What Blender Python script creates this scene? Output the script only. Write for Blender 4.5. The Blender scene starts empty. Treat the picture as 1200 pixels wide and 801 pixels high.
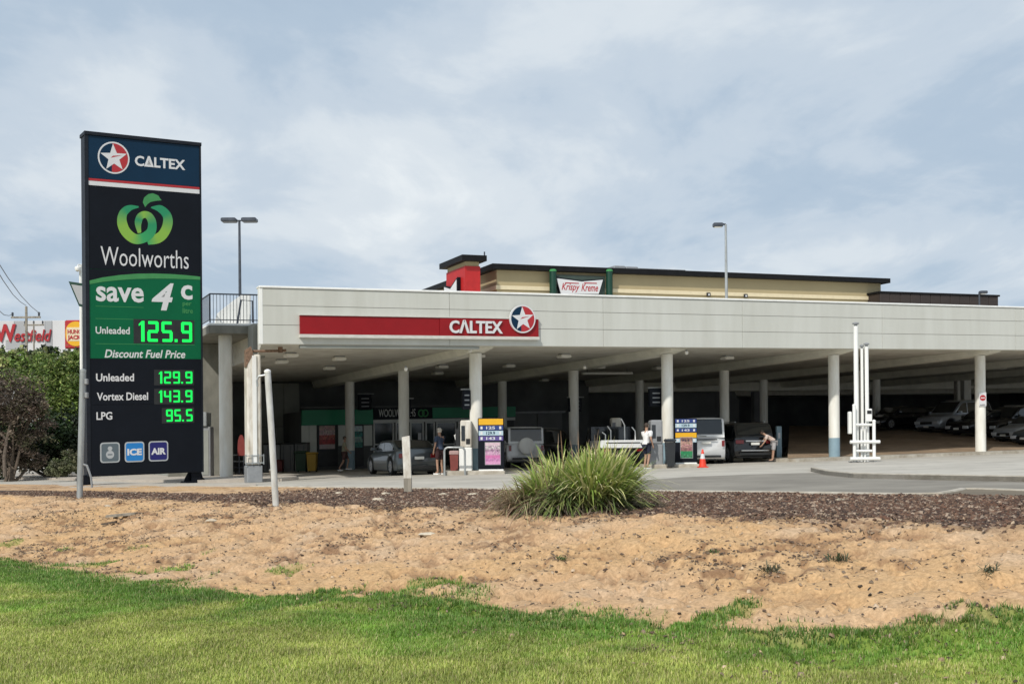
import bpy, math, random
import numpy as np
from mathutils import Vector, Matrix
random.seed(7); rng = np.random.default_rng(11)
S = bpy.context.scene
C = S.collection
R = math.radians
# ------------------------------------------------------------ camera, sky, sun
EYE = 1.15                 # eye height above the forecourt
F = 1418.0                 # focal length in photo pixels (photo 1200 wide)
ROLL = R(0.5)
K = 0.0187                 # the whole site climbs this much per metre to the right
cam_d = bpy.data.cameras.new('camera'); cam = bpy.data.objects.new('camera', cam_d); C.objects.link(cam)
cam_d.sensor_width = 36; cam_d.lens = F * 36 / 1200; cam_d.clip_end = 4000; cam_d.clip_start = 0.2
cam_d.shift_y = (518 - 400.5) / 1200
cam.location = (0, 0, EYE)
cam.rotation_euler = (Matrix.Rotation(R(90), 3, 'X') @ Matrix.Rotation(-ROLL, 3, 'Z')).to_euler()
S.camera = cam
S.render.engine = 'CYCLES'
S.view_settings.view_transform = 'Standard'; S.view_settings.look = 'None'
S.view_settings.gamma = 1; S.view_settings.exposure = 0.12
D1 = Vector((0.914, 0.406)); D2 = Vector((-0.406, 0.914))      # along the fascia / into the building
SUNH = (-D1 - D2 * .8).normalized(); EL = R(43)
sun_vec = Vector((SUNH.x * math.cos(EL), SUNH.y * math.cos(EL), math.sin(EL)))
w = bpy.data.worlds.new('World'); S.world = w; w.use_nodes = True
nt = w.node_tree; nt.nodes.clear()
def N(t, **k):
    n = nt.nodes.new(t)
    for a, b in k.items(): setattr(n, a, b)
    return n
L = nt.links.new
out = N('ShaderNodeOutputWorld'); bg = N('ShaderNodeBackground'); bg.inputs[1].default_value = 0.122
sky = N('ShaderNodeTexSky', sky_type='NISHITA'); sky.sun_disc = False
sky.sun_elevation = EL; sky.sun_rotation = math.atan2(SUNH.x, SUNH.y); sky.air_density = 1.0; sky.dust_density = 1.5
tc = N('ShaderNodeTexCoord'); sp = N('ShaderNodeSeparateXYZ'); L(tc.outputs['Generated'], sp.inputs[0])
def M_(op, a, b=None, c=None):
    n = N('ShaderNodeMath', operation=op)
    for i, x in enumerate((a, b, c)):
        if x is None: continue
        if isinstance(x, (int, float)): n.inputs[i].default_value = x
        else: L(x, n.inputs[i])
    return n.outputs[0]
zz = M_('ADD', M_('MAXIMUM', sp.outputs[2], 0.0), 0.13)          # clouds on a flat layer, seen in perspective
cx = M_('DIVIDE', sp.outputs[0], zz); cy = M_('DIVIDE', sp.outputs[1], zz)
cb = N('ShaderNodeCombineXYZ'); L(cx, cb.inputs[0]); L(M_('MULTIPLY', cy, 1.0), cb.inputs[1])
def noise(scale, detail, rough, off, dist=0.0, vec=None, sc3=(1, 1, 1), rot=0.0):
    mp = N('ShaderNodeMapping'); mp.inputs['Location'].default_value = off; mp.inputs['Scale'].default_value = sc3
    mp.inputs['Rotation'].default_value = (0, 0, rot)
    L(vec or cb.outputs[0], mp.inputs[0])
    n = N('ShaderNodeTexNoise'); n.inputs['Scale'].default_value = scale; n.inputs['Detail'].default_value = detail
    n.inputs['Roughness'].default_value = rough; n.inputs['Distortion'].default_value = dist
    L(mp.outputs[0], n.inputs[0]); return n.outputs[0]
def ramp(fac, stops):
    r = N('ShaderNodeValToRGB'); r.color_ramp.interpolation = 'EASE'
    while len(r.color_ramp.elements) < len(stops): r.color_ramp.elements.new(0.5)
    for e, (p, c) in zip(r.color_ramp.elements, stops):
        e.position = p; e.color = (c[0], c[1], c[2], 1)
    L(fac, r.inputs[0]); return r.outputs[0]
nA = noise(0.62, 7, 0.52, (3.1, 1.7, 0), 0.25, sc3=(1, 0.75, 1), rot=0.35)
nB = noise(1.7, 8, 0.58, (7.3, 2.2, 0), 0.5, sc3=(1, 0.6, 1), rot=-0.3)
nC = noise(5.0, 6, 0.6, (1.3, 9.2, 0), 0.6, sc3=(1, 0.5, 1), rot=0.6)
dens = M_('ADD', M_('ADD', M_('MULTIPLY', nA, 0.6), M_('MULTIPLY', nB, 0.32)), M_('MULTIPLY', nC, 0.08))
cloudc = ramp(dens, [(0.37, (2.9, 3.75, 4.75)), (0.445, (3.5, 4.3, 5.2)), (0.50, (4.35, 5.0, 5.7)), (0.555, (5.3, 5.8, 6.25)), (0.62, (6.4, 6.75, 6.95))])
fac = ramp(dens, [(0.30, (.88,)*3), (0.46, (.95,)*3), (0.56, (.98,)*3)])
mx = N('ShaderNodeMix', data_type='RGBA'); L(fac, mx.inputs[0]); L(sky.outputs[0], mx.inputs[6]); L(cloudc, mx.inputs[7])
L(mx.outputs[2], bg.inputs[0]); L(bg.outputs[0], out.inputs[0])
sl = bpy.data.lights.new('sun', 'SUN'); sl.energy = 3.0; sl.angle = R(2.0); sl.color = (1, 0.95, 0.87)
so = bpy.data.objects.new('sun', sl); C.objects.link(so); so.location = (0, 0, 60)
so.rotation_euler = sun_vec.to_track_quat('Z', 'Y').to_euler()
# ------------------------------------------------------------ geometry helpers
O = Vector((-1.355, 45.74))                                      # foot of the column behind the first pump
def W(a, b, z=0.0):                                              # building coordinates -> world
    x = O.x + a * D1.x + b * D2.x; y = O.y + a * D1.y + b * D2.y
    return Vector((x, y, z + K * x))
def unroll(px, py):
    dx, dy = px - 600, py - 518
    c, s = math.cos(ROLL), math.sin(ROLL)
    return dx * c - dy * s, dx * s + dy * c
def gp(px, py, g=0.0):                                           # the ground point (height g above the site plane) seen there
    x, y = unroll(px, py); t = (EYE - g) / (y + K * x)
    return Vector((x * t, F * t, g + K * x * t))
def at(px, py, Y):
    x, y = unroll(px, py); t = Y / F
    return Vector((x * t, Y, EYE - y * t))
def foot(px, Y, g=0.0):                                          # ground point under column px at distance Y
    x, _ = unroll(px, 560); return Vector((x * Y / F, Y, g + K * x * Y / F))
def AB(px, py, b):                                               # where the sight line meets the plane b -> (a, z)
    x, y = unroll(px, py)
    t = (b + O.dot(D2)) / (x * D2.x + F * D2.y)
    P = Vector((x * t, F * t)); return (P - O).dot(D1), EYE - y * t - K * x * t
class MB:
    def __init__(s, T=None): s.v = []; s.f = []; s.T = T; s.col = None
    def add(s, vs, fs):
        o = len(s.v)
        s.v += [tuple(s.T(*p)) if s.T else tuple(p) for p in vs]; s.f += [tuple(i + o for i in f) for f in fs]
    def box(s, x0, x1, y0, y1, z0, z1):
        s.add([(x0,y0,z0),(x1,y0,z0),(x1,y1,z0),(x0,y1,z0),(x0,y0,z1),(x1,y0,z1),(x1,y1,z1),(x0,y1,z1)],
              [(0,3,2,1),(4,5,6,7),(0,1,5,4),(1,2,6,5),(2,3,7,6),(3,0,4,7)]); return s
    def bbox(s, x0, x1, y0, y1, z0, z1, r=0.02):                 # box with chamfered edges all round
        A = [(x0, x1, y0, y1, z0, z1)]
        pts = []
        for z, e in ((z0, r), (z0 + r, 0), (z1 - r, 0), (z1, r)):
            a0, a1, b0, b1 = x0 + e, x1 - e, y0 + e, y1 - e
            pts += [(a0 + r, b0, z), (a1 - r, b0, z), (a1, b0 + r, z), (a1, b1 - r, z), (a1 - r, b1, z), (a0 + r, b1, z), (a0, b1 - r, z), (a0, b0 + r, z)]
        fs = [tuple(range(7, -1, -1)), tuple(range(24, 32))]
        for k in range(3):
            for i in range(8):
                j = (i + 1) % 8; fs.append((k*8+i, k*8+j, k*8+8+j, k*8+8+i))
        s.add(pts, fs); return s
    def poly(s, pts, vec):                                       # polygon pts (3D) pushed along vec
        n = len(pts); v = [Vector(p) for p in pts]; u = Vector(vec)
        s.add(v + [p + u for p in v], [tuple(range(n))[::-1], tuple(range(n, 2 * n))] + [(i, (i + 1) % n, n + (i + 1) % n, n + i) for i in range(n)]); return s
    def tube(s, pts, r, n=10, r1=None, cap=True):
        pts = [Vector(p) for p in pts]; vs = []; fs = []
        m = len(pts)
        prev = None
        for i, p in enumerate(pts):
            d = (pts[min(i + 1, m - 1)] - pts[max(i - 1, 0)]).normalized()
            if prev is None:
                a = d.orthogonal().normalized()
                if abs(d.z) > .9: a = Vector((1, 0, 0)); a = (a - d * a.dot(d)).normalized()
            else: a = (prev - d * prev.dot(d)).normalized()
            prev = a; b = d.cross(a)
            rr = r if r1 is None else r + (r1 - r) * i / (m - 1)
            for k in range(n):
                t = 2 * math.pi * k / n; vs.append(p + (a * math.cos(t) + b * math.sin(t)) * rr)
        for i in range(m - 1):
            for k in range(n):
                k2 = (k + 1) % n; fs.append((i*n+k, i*n+k2, i*n+n+k2, i*n+n+k))
        if cap: fs += [tuple(range(n))[::-1], tuple(range((m-1)*n, m*n))]
        s.add(vs, fs); return s
    def cyl(s, x, y, z0, z1, r, n=20, r1=None): return s.tube([(x, y, z0), (x, y, z1)], r, n, r1)
    def lathe(s, c, prof, n=16, axis='z'):
        vs = []; fs = []
        for (r, h) in prof:
            for k in range(n):
                t = 2 * math.pi * k / n; a, b = r * math.cos(t), r * math.sin(t)
                q = {'z': (a, b, h), 'y': (a, h, b), 'x': (h, a, b)}[axis]
                vs.append((c[0] + q[0], c[1] + q[1], c[2] + q[2]))
        for i in range(len(prof) - 1):
            for k in range(n):
                k2 = (k + 1) % n; fs.append((i*n+k, i*n+k2, i*n+n+k2, i*n+n+k))
        fs += [tuple(range(n))[::-1], tuple(range((len(prof)-1)*n, len(prof)*n))]
        s.add(vs, fs); return s
    def build(s, name, m, parent=None, smooth=False, kind=None, label=None):
        me = bpy.data.meshes.new(name)
        off = Vector(parent.location) if (parent is not None and not parent.get('_local')) else Vector((0, 0, 0))
        if parent is not None and parent.get('_sub') is not None: off = Vector(parent['_sub'])
        me.from_pydata([(p[0] - off[0], p[1] - off[1], p[2] - off[2]) for p in s.v], [], s.f)
        import bmesh
        bm = bmesh.new(); bm.from_mesh(me); bmesh.ops.recalc_face_normals(bm, faces=bm.faces); bm.to_mesh(me); bm.free()
        me.materials.append(m)
        if s.col is not None:
            ca = me.color_attributes.new('Col', 'FLOAT_COLOR', 'POINT')
            ca.data.foreach_set('color', np.asarray(s.col, dtype=np.float32).ravel())
        if smooth: smooth_mesh(me)
        o = bpy.data.objects.new(name, me); C.objects.link(o)
        if parent is not None:
            o.parent = parent; o['_sub'] = tuple(off)
        if kind: o['kind'] = kind
        if label: o['label'] = label
        return o
def smooth_mesh(me, ang=38):
    me.polygons.foreach_set('use_smooth', [True] * len(me.polygons))
    try: me.set_sharp_from_angle(angle=R(ang))
    except Exception: pass
def tag(o, label, cat, group=None, kind=None):
    if label: o['label'] = label
    if cat: o['category'] = cat
    if group: o['group'] = group
    if kind: o['kind'] = kind
    return o
def thing(name, loc, label, cat, group=None, rz=None):
    o = bpy.data.objects.new(name, None); C.objects.link(o); o.location = loc; o.empty_display_size = .3
    if rz is not None: o.rotation_euler = (0, 0, rz); o['_local'] = 1
    return tag(o, label, cat, group)
def copy_tree(o, parent=None):
    c = o.copy(); C.objects.link(c); c.parent = parent
    for ch in list(o.children): copy_tree(ch, c)
    return c
def mesh_np(name, verts, faces, m, col=None, kind='stuff', parent=None, smooth=False):
    """verts (n,3) array, faces (m,k) array"""
    me = bpy.data.meshes.new(name); n, k = faces.shape
    me.vertices.add(len(verts)); me.vertices.foreach_set('co', np.ascontiguousarray(verts, dtype=np.float32).ravel())
    me.loops.add(n * k); me.loops.foreach_set('vertex_index', np.ascontiguousarray(faces, dtype=np.int32).ravel())
    me.polygons.add(n); me.polygons.foreach_set('loop_start', np.arange(n, dtype=np.int32) * k)
    me.update(calc_edges=True); me.materials.append(m)
    if col is not None:
        ca = me.color_attributes.new('Col', 'FLOAT_COLOR', 'POINT'); ca.data.foreach_set('color', np.ascontiguousarray(col, dtype=np.float32).ravel())
    if smooth: me.polygons.foreach_set('use_smooth', [True] * n)
    o = bpy.data.objects.new(name, me); C.objects.link(o)
    if parent is not None:
        o.parent = parent
        me.vertices.foreach_set('co', np.ascontiguousarray(verts - np.array(parent.location), dtype=np.float32).ravel())
    if kind: o['kind'] = kind
    return o
# numpy value noise
_lat = rng.random((256, 256))
def vn(x, y):
    xi = np.floor(x).astype(int); yi = np.floor(y).astype(int); fx = x - xi; fy = y - yi
    fx = fx * fx * (3 - 2 * fx); fy = fy * fy * (3 - 2 * fy)
    g = lambda a, b: _lat[a & 255, b & 255]
    return (g(xi, yi) * (1 - fx) + g(xi + 1, yi) * fx) * (1 - fy) + (g(xi, yi + 1) * (1 - fx) + g(xi + 1, yi + 1) * fx) * fy
def dents(x, y, cell=.5, prob=.62):
    """footprint-like hollows: one jittered, turned ellipse per cell"""
    r = 0; ci = np.floor(x / cell).astype(int); cj = np.floor(y / cell).astype(int)
    for a in (-1, 0, 1):
        for b in (-1, 0, 1):
            i, j = ci + a, cj + b; h = lambda k: _lat[(i * 7 + k * 31) & 255, (j * 13 + k * 17) & 255]
            dx = x - (i + h(1)) * cell; dy = y - (j + h(2)) * cell; t = h(3) * 3.14; c, s = np.cos(t), np.sin(t)
            q = ((c * dx + s * dy) / (.09 + .09 * h(4))) ** 2 + ((-s * dx + c * dy) / (.045 + .04 * h(5))) ** 2
            r = r + (h(6) < prob) * (.4 + .6 * h(7)) * (1 / (1 + q ** 2.5) - .35 * np.exp(-((q - 2.4) / 1.1) ** 2))
    return r
def fbm(x, y, o=4, g=.5):
    r = 0; a = 1; t = 0
    for i in range(o):
        r = r + a * vn(x * 2 ** i + 17.3 * i, y * 2 ** i + 5.7 * i); t += a; a *= g
    return r / t
# ------------------------------------------------------------ materials
def mat(name, col, rough=.6, metal=0.0, var=.12, scale=3.0, bump=0.0, bscale=40, coord='Object', emit=None, spec=.5, streak=0, dirt=None, vcol=False, coat=0.0, trans=0.0, stain=0.0):
    m = bpy.data.materials.new(name); m.use_nodes = True; t = m.node_tree; b = t.nodes['Principled BSDF']
    b.inputs['Roughness'].default_value = rough; b.inputs['Metallic'].default_value = metal
    b.inputs['Specular IOR Level'].default_value = spec; b.inputs['Coat Weight'].default_value = coat
    b.inputs['Transmission Weight'].default_value = trans
    c4 = (*col, 1)
    tcn = t.nodes.new('ShaderNodeTexCoord'); mp = t.nodes.new('ShaderNodeMapping')
    if streak: mp.inputs['Scale'].default_value = (1, 1, 1.0 / streak)
    t.links.new(tcn.outputs[coord], mp.inputs[0])
    nz = t.nodes.new('ShaderNodeTexNoise'); nz.inputs['Scale'].default_value = scale; nz.inputs['Detail'].default_value = 6; nz.inputs['Roughness'].default_value = .62
    t.links.new(mp.outputs[0], nz.inputs[0])
    cr = t.nodes.new('ShaderNodeValToRGB'); cr.color_ramp.elements[0].position = .3; cr.color_ramp.elements[1].position = .7
    d = dirt or tuple(c * (1 - 2 * var) for c in col)
    cr.color_ramp.elements[0].color = (*d, 1); cr.color_ramp.elements[1].color = (*[min(1, c * (1 + var)) for c in col], 1)
    t.links.new(nz.outputs[0], cr.inputs[0]); src = cr.outputs[0]
    if stain:
        n3 = t.nodes.new('ShaderNodeTexNoise'); n3.inputs['Scale'].default_value = .9; n3.inputs['Detail'].default_value = 8; n3.inputs['Roughness'].default_value = .7; n3.inputs['Distortion'].default_value = .8
        t.links.new(tcn.outputs[coord], n3.inputs[0]); c3 = t.nodes.new('ShaderNodeValToRGB'); c3.color_ramp.elements[0].position = .56; c3.color_ramp.elements[1].position = .68
        c3.color_ramp.elements[0].color = (1, 1, 1, 1); c3.color_ramp.elements[1].color = (1 - stain, 1 - stain, 1 - stain * .95, 1); t.links.new(n3.outputs[0], c3.inputs[0])
        m3 = t.nodes.new('ShaderNodeMix'); m3.data_type = 'RGBA'; m3.blend_type = 'MULTIPLY'; m3.inputs[0].default_value = 1
        t.links.new(src, m3.inputs[6]); t.links.new(c3.outputs[0], m3.inputs[7]); src = m3.outputs[2]
    if vcol:
        va = t.nodes.new('ShaderNodeVertexColor'); va.layer_name = 'Col'
        mm = t.nodes.new('ShaderNodeMix'); mm.data_type = 'RGBA'; mm.blend_type = 'MULTIPLY'; mm.inputs[0].default_value = 1
        t.links.new(src, mm.inputs[6]); t.links.new(va.outputs[0], mm.inputs[7]); src = mm.outputs[2]
    t.links.new(src, b.inputs['Base Color'])
    if bump:
        n2 = t.nodes.new('ShaderNodeTexNoise'); n2.inputs['Scale'].default_value = bscale; n2.inputs['Detail'].default_value = 5
        t.links.new(tcn.outputs[coord], n2.inputs[0])
        bp = t.nodes.new('ShaderNodeBump'); bp.inputs['Strength'].default_value = bump; bp.inputs['Distance'].default_value = .02
        t.links.new(n2.outputs[0], bp.inputs['Height']); t.links.new(bp.outputs[0], b.inputs['Normal'])
    if emit:
        b.inputs['Emission Color'].default_value = (*emit[0], 1); b.inputs['Emission Strength'].default_value = emit[1]
    return m
MT = dict(
  fascia=mat('fascia_paint', (.58, .585, .54), .55, var=.03, scale=1.1, streak=8, dirt=(.50, .50, .45)),
  white=mat('white_paint', (.84, .84, .81), .5, var=.05, scale=4, streak=5, bump=.05),
  whitedirty=mat('weathered_white_paint', (.76, .74, .68), .6, var=.1, scale=5, streak=4, dirt=(.42, .36, .28)),
  column=mat('column_paint', (.86, .86, .81), .55, var=.04, scale=3, streak=5, dirt=(.68, .65, .57)),
  colblue=mat('column_base_paint', (.25, .36, .42), .5, var=.08),
  soffit=mat('soffit_concrete', (.66, .645, .58), .8, var=.08, scale=1.2, bump=.1, dirt=(.50, .47, .40)),
  beam=mat('beam_concrete', (.80, .78, .68), .75, var=.07, scale=1.5, bump=.1),
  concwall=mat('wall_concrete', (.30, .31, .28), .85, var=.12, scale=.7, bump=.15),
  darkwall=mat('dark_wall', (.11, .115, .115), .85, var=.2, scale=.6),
  greywall=mat('grey_panel_wall', (.19, .195, .195), .8, var=.1, scale=.5),
  balc=mat('balcony_concrete', (.24, .235, .20), .85, var=.15, scale=2, bump=.2, streak=2),
  red=mat('red_sign_face', (.27, .006, .010), .5, var=.05, scale=2, spec=.3),
  redtrim=mat('sign_white_trim', (.62, .60, .55), .5, var=.08, scale=5, streak=.3),
  white_print=mat('white_print', (.66, .66, .67), .45, var=.02),
  signblack=mat('sign_black', (.006, .008, .013), .5, var=.1, scale=1, spec=.15),
  signnavy=mat('sign_navy', (.003, .025, .058), .45, var=.06, scale=1, spec=.2),
  signcase=mat('sign_case', (.010, .013, .02), .5, var=.2, scale=3, spec=.25),
  signgreen=mat('sign_green', (.0, .115, .045), .5, var=.05, scale=1, spec=.2),
  signlight=mat('sign_light_green', (.06, .26, .09), .5, var=.05, spec=.2),
  signred=mat('sign_red', (.42, .02, .026), .4, var=.04),
  printv=mat('printed_colours', (1, 1, 1), .45, var=.0, vcol=True),
  led=mat('green_led', (.0, .2, .04), .5, emit=((.0, 1.0, .10), .95)),
  galv=mat('galvanised_steel', (.42, .44, .44), .45, metal=.5, var=.15, scale=6, streak=4),
  darkmetal=mat('dark_steel', (.07, .08, .10), .45, metal=.3, var=.2),
  grey=mat('grey_metal', (.30, .31, .32), .5, metal=.2, var=.1),
  black=mat('black_plastic', (.015, .016, .017), .5, var=.2),
  rubber=mat('rubber', (.012, .012, .012), .8, var=.2),
  chrome=mat('bright_metal', (.6, .6, .6), .25, metal=.9, var=.05),
  glass=mat('tinted_glass', (.012, .016, .018), .06, var=.1, spec=.8),
  shopglass=mat('shop_glass', (.02, .03, .03), .08, var=.2),
  shopwall=mat('shop_panel', (.66, .68, .62), .6, var=.06, scale=1),
  shopgreen=mat('shop_green', (.0, .22, .10), .45, var=.08, scale=1),
  lightbox=mat('lamp_casing', (.82, .80, .74), .5, var=.05),
  rust=mat('rust', (.24, .15, .10), .85, var=.3, scale=12, bump=.4),
  beige=mat('beige_render', (.42, .345, .20), .8, var=.04, scale=.4),
  cream=mat('cream_band', (.72, .62, .42), .7, var=.04),
  brown=mat('dark_brown_cladding', (.035, .024, .02), .6, var=.15, scale=.4, streak=.1),
  roofblack=mat('roof_trim_black', (.008, .008, .009), .6, var=.2, spec=.2),
  towerred=mat('red_render', (.46, .014, .014), .55, var=.06),
  alu=mat('aluminium_frame', (.62, .63, .60), .45, var=.05),
  kkdark=mat('dark_green_grey_panel', (.05, .075, .06), .5, var=.1),
  kkgreen=mat('green_post_paint', (.0, .04, .022), .5, var=.08),
  bgwhite=mat('corrugated_white', (.66, .66, .66), .6, var=.08, scale=.06),
  bggrey=mat('grey_panel', (.40, .41, .42), .6, var=.08, scale=.1),
  asphalt=mat('asphalt', (.285, .265, .23), .95, var=.07, scale=.5, bump=.4, bscale=120, dirt=(.205, .19, .165), spec=.1, stain=.22),
  forecourt=mat('forecourt_concrete', (.47, .44, .385), .85, var=.07, scale=.5, bump=.2, bscale=60, dirt=(.37, .345, .30), stain=.28),
  kerb=mat('kerb_concrete', (.46, .43, .37), .85, var=.12, scale=3, bump=.4, bscale=50, dirt=(.30, .26, .2)),
  path=mat('footpath_concrete', (.46, .41, .35), .9, var=.08, scale=1.2, bump=.3, bscale=40, stain=.2),
  tan=mat('brown_bank_earth', (.30, .215, .14), .95, var=.15, scale=1.0, bump=.6, bscale=8),
  soil=mat('far_ground', (.16, .13, .09), .95, var=.2, scale=.3),
  timber=mat('weathered_timber', (.30, .27, .22), .85, var=.25, scale=8, streak=8),
  bark=mat('bark', (.13, .10, .075), .9, var=.3, scale=10, bump=.5, bscale=20),
  skin=mat('skin', (.42, .25, .17), .6, var=.06),
  hair=mat('hair', (.05, .035, .025), .7, var=.2),
  cardark=mat('dark_car_paint', (.025, .03, .036), .25, metal=.3, var=.05, coat=.6),
  carblack=mat('black_car_paint', (.010, .011, .013), .22, metal=.2, var=.05, coat=.6),
  carsilver=mat('silver_car_paint', (.47, .51, .56), .3, metal=.5, var=.04, coat=.5),
  carwhite=mat('white_car_paint', (.78, .79, .79), .3, var=.02, coat=.5),
  cargreen=mat('grey_green_car_paint', (.11, .13, .14), .28, metal=.4, var=.04, coat=.5),
  taillight=mat('taillight', (.20, .008, .010), .2, var=.1, coat=.5),
  headlight=mat('headlight_glass', (.62, .64, .66), .12, var=.05, coat=.5),
  plate=mat('number_plate', (.75, .75, .70), .5, var=.02),
  orange=mat('cone_orange', (.75, .05, .02), .5, var=.06),
  yellow=mat('yellow_plastic', (.40, .24, .02), .5, var=.08),
  greenbin=mat('dark_green_plastic', (.012, .05, .022), .5, var=.1),
  rock=mat('limestone', (.60, .52, .40), .9, var=.15, scale=6, bump=.5, bscale=20),
)
# ------------------------------------------------------------ ground
def gmat(name, kind):
    m = bpy.data.materials.new(name); m.use_nodes = True; t = m.node_tree; b = t.nodes['Principled BSDF']
    b.inputs['Roughness'].default_value = .95; b.inputs['Specular IOR Level'].default_value = .2
    va = t.nodes.new('ShaderNodeVertexColor'); va.layer_name = 'Col'
    tcn = t.nodes.new('ShaderNodeTexCoord'); nz = t.nodes.new('ShaderNodeTexNoise'); nz.inputs['Scale'].default_value = 22; nz.inputs['Detail'].default_value = 8; nz.inputs['Roughness'].default_value = .7
    t.links.new(tcn.outputs['Object'], nz.inputs[0])
    cr = t.nodes.new('ShaderNodeValToRGB'); cr.color_ramp.elements[0].position = .32; cr.color_ramp.elements[1].position = .62
    cr.color_ramp.elements[0].color = (.62, .60, .58, 1); cr.color_ramp.elements[1].color = (1.08, 1.08, 1.08, 1)
    t.links.new(nz.outputs[0], cr.inputs[0])
    mm = t.nodes.new('ShaderNodeMix'); mm.data_type = 'RGBA'; mm.blend_type = 'MULTIPLY'; mm.inputs[0].default_value = 1
    t.links.new(va.outputs[0], mm.inputs[6]); t.links.new(cr.outputs[0], mm.inputs[7]); t.links.new(mm.outputs[2], b.inputs['Base Color'])
    n2 = t.nodes.new('ShaderNodeTexNoise'); n2.inputs['Scale'].default_value = 60; n2.inputs['Detail'].default_value = 6
    t.links.new(tcn.outputs['Object'], n2.inputs[0])
    bp = t.nodes.new('ShaderNodeBump'); bp.inputs['Strength'].default_value = .5; bp.inputs['Distance'].default_value = .02
    t.links.new(n2.outputs[0], bp.inputs['Height']); t.links.new(bp.outputs[0], b.inputs['Normal'])
    return m
GM = gmat('bank_ground', 0)
EX, EY = .7071, -.7071                                             # along the kerb; -(D) = toward the camera
def de_to_xy(d, e):                                                # d metres from the kerb toward the camera, e along it
    s = 27.5 - d / .7071; q = e / .7071
    return (s + q) / 2, (s - q) / 2
def xy_to_de(x, y): return (27.5 - x - y) * .7071, (x - y) * .7071
def ss(x, a, b): t = np.clip((x - a) / (b - a), 0, 1); return t * t * (3 - 2 * t)
def bank_z(d, e, fine=True):
    x, y = de_to_xy(d, e)
    z = .07 - .60 * ss(d, 5.3, 11.6) - .012 * np.clip(d - 12, 0, 40)
    if fine:
        sand = ss(d, 5.0, 6.2) * (1 - ss(d, 10.5, 12.5))
        z = z + sand * (.13 * (fbm(x * 1.1, y * 1.1, 3) - .5) + .08 * (fbm(x * 3.7 + 9, y * 3.7, 3) - .5)
             - .07 * ss(fbm(x * 5.5 + 31, y * 5.5 + 4, 3), .54, .72)
             + .045 * (fbm(x * 11, y * 11, 3) - .5))
        z = z - sand * .055 * dents(x, y)
        z = z - sand * .07 * ss(fbm(e * 1.5 + 7, d * 3.6 + 3, 5, .62), .52, .64)
        z = z + .05 * (fbm(x * 1.5 + 50, y * 1.5, 3) - .5) * (1 - sand)
        z = z + .03 * np.abs(fbm(x * 9, y * 9 + 3, 2) - .5) * (1 - ss(d, 5.5, 6.5))
    return z
def _edge():
    out = []
    for px, py in [(-60, 650), (0, 655), (60, 661), (110, 668), (140, 684), (190, 684), (235, 676), (262, 690), (300, 699), (370, 705), (405, 694), (432, 682), (462, 690), (500, 692), (558, 692), (574, 708), (600, 716), (650, 717), (700, 721), (725, 717), (800, 726), (850, 728), (866, 704), (884, 704), (895, 730), (980, 737), (1040, 734), (1090, 736), (1125, 712), (1160, 706), (1200, 707), (1260, 715)]:
        Y = 14.0
        for _ in range(40):
            x, yy = unroll(px, py); X = x * Y / F; dd = (27.5 - X - Y) * .7071; ee = (X - Y) * .7071
            z = float(bank_z(np.array([dd]), np.array([ee]), False)[0]) + K * X; Y = .6 * Y + .4 * (EYE - z) * F / yy
        out.append((ee, dd))
    out.sort(); return np.array(out)
GE = _edge()
def masks(d, e):
    x, y = de_to_xy(d, e)
    n1 = fbm(x * .9 + 3, y * .9, 4) - .5; n2 = fbm(x * 3.1, y * 3.1 + 8, 3) - .5
    mul = 1 - ss(d + n1 * 1.6 + n2 * 1.2, 5.2, 6.2)
    left = ss(-e, 19, 27)                                          # on the far left the mulch thins to a narrow strip
    strip = ss(d, 3.4, 4.0) * (1 - ss(d, 5.2, 5.8))
    mul = mul * (1 - left) + left * strip
    gd = d + n1 * 2.6 + n2 * .9
    edge = np.interp(e, GE[:, 0], GE[:, 1])
    gd = d + n1 * .9 + n2 * .55
    gr = ss(gd + .35 * (fbm(x * 6, y * 6, 2) - .5), edge - .3, edge + .6)
    spot = ss(vn(x * 1.3 + 40, y * 1.3 + 7), .80, .9) * ss(d, 9.3, 10.4)
    return mul, np.maximum(gr, spot * .5)
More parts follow.
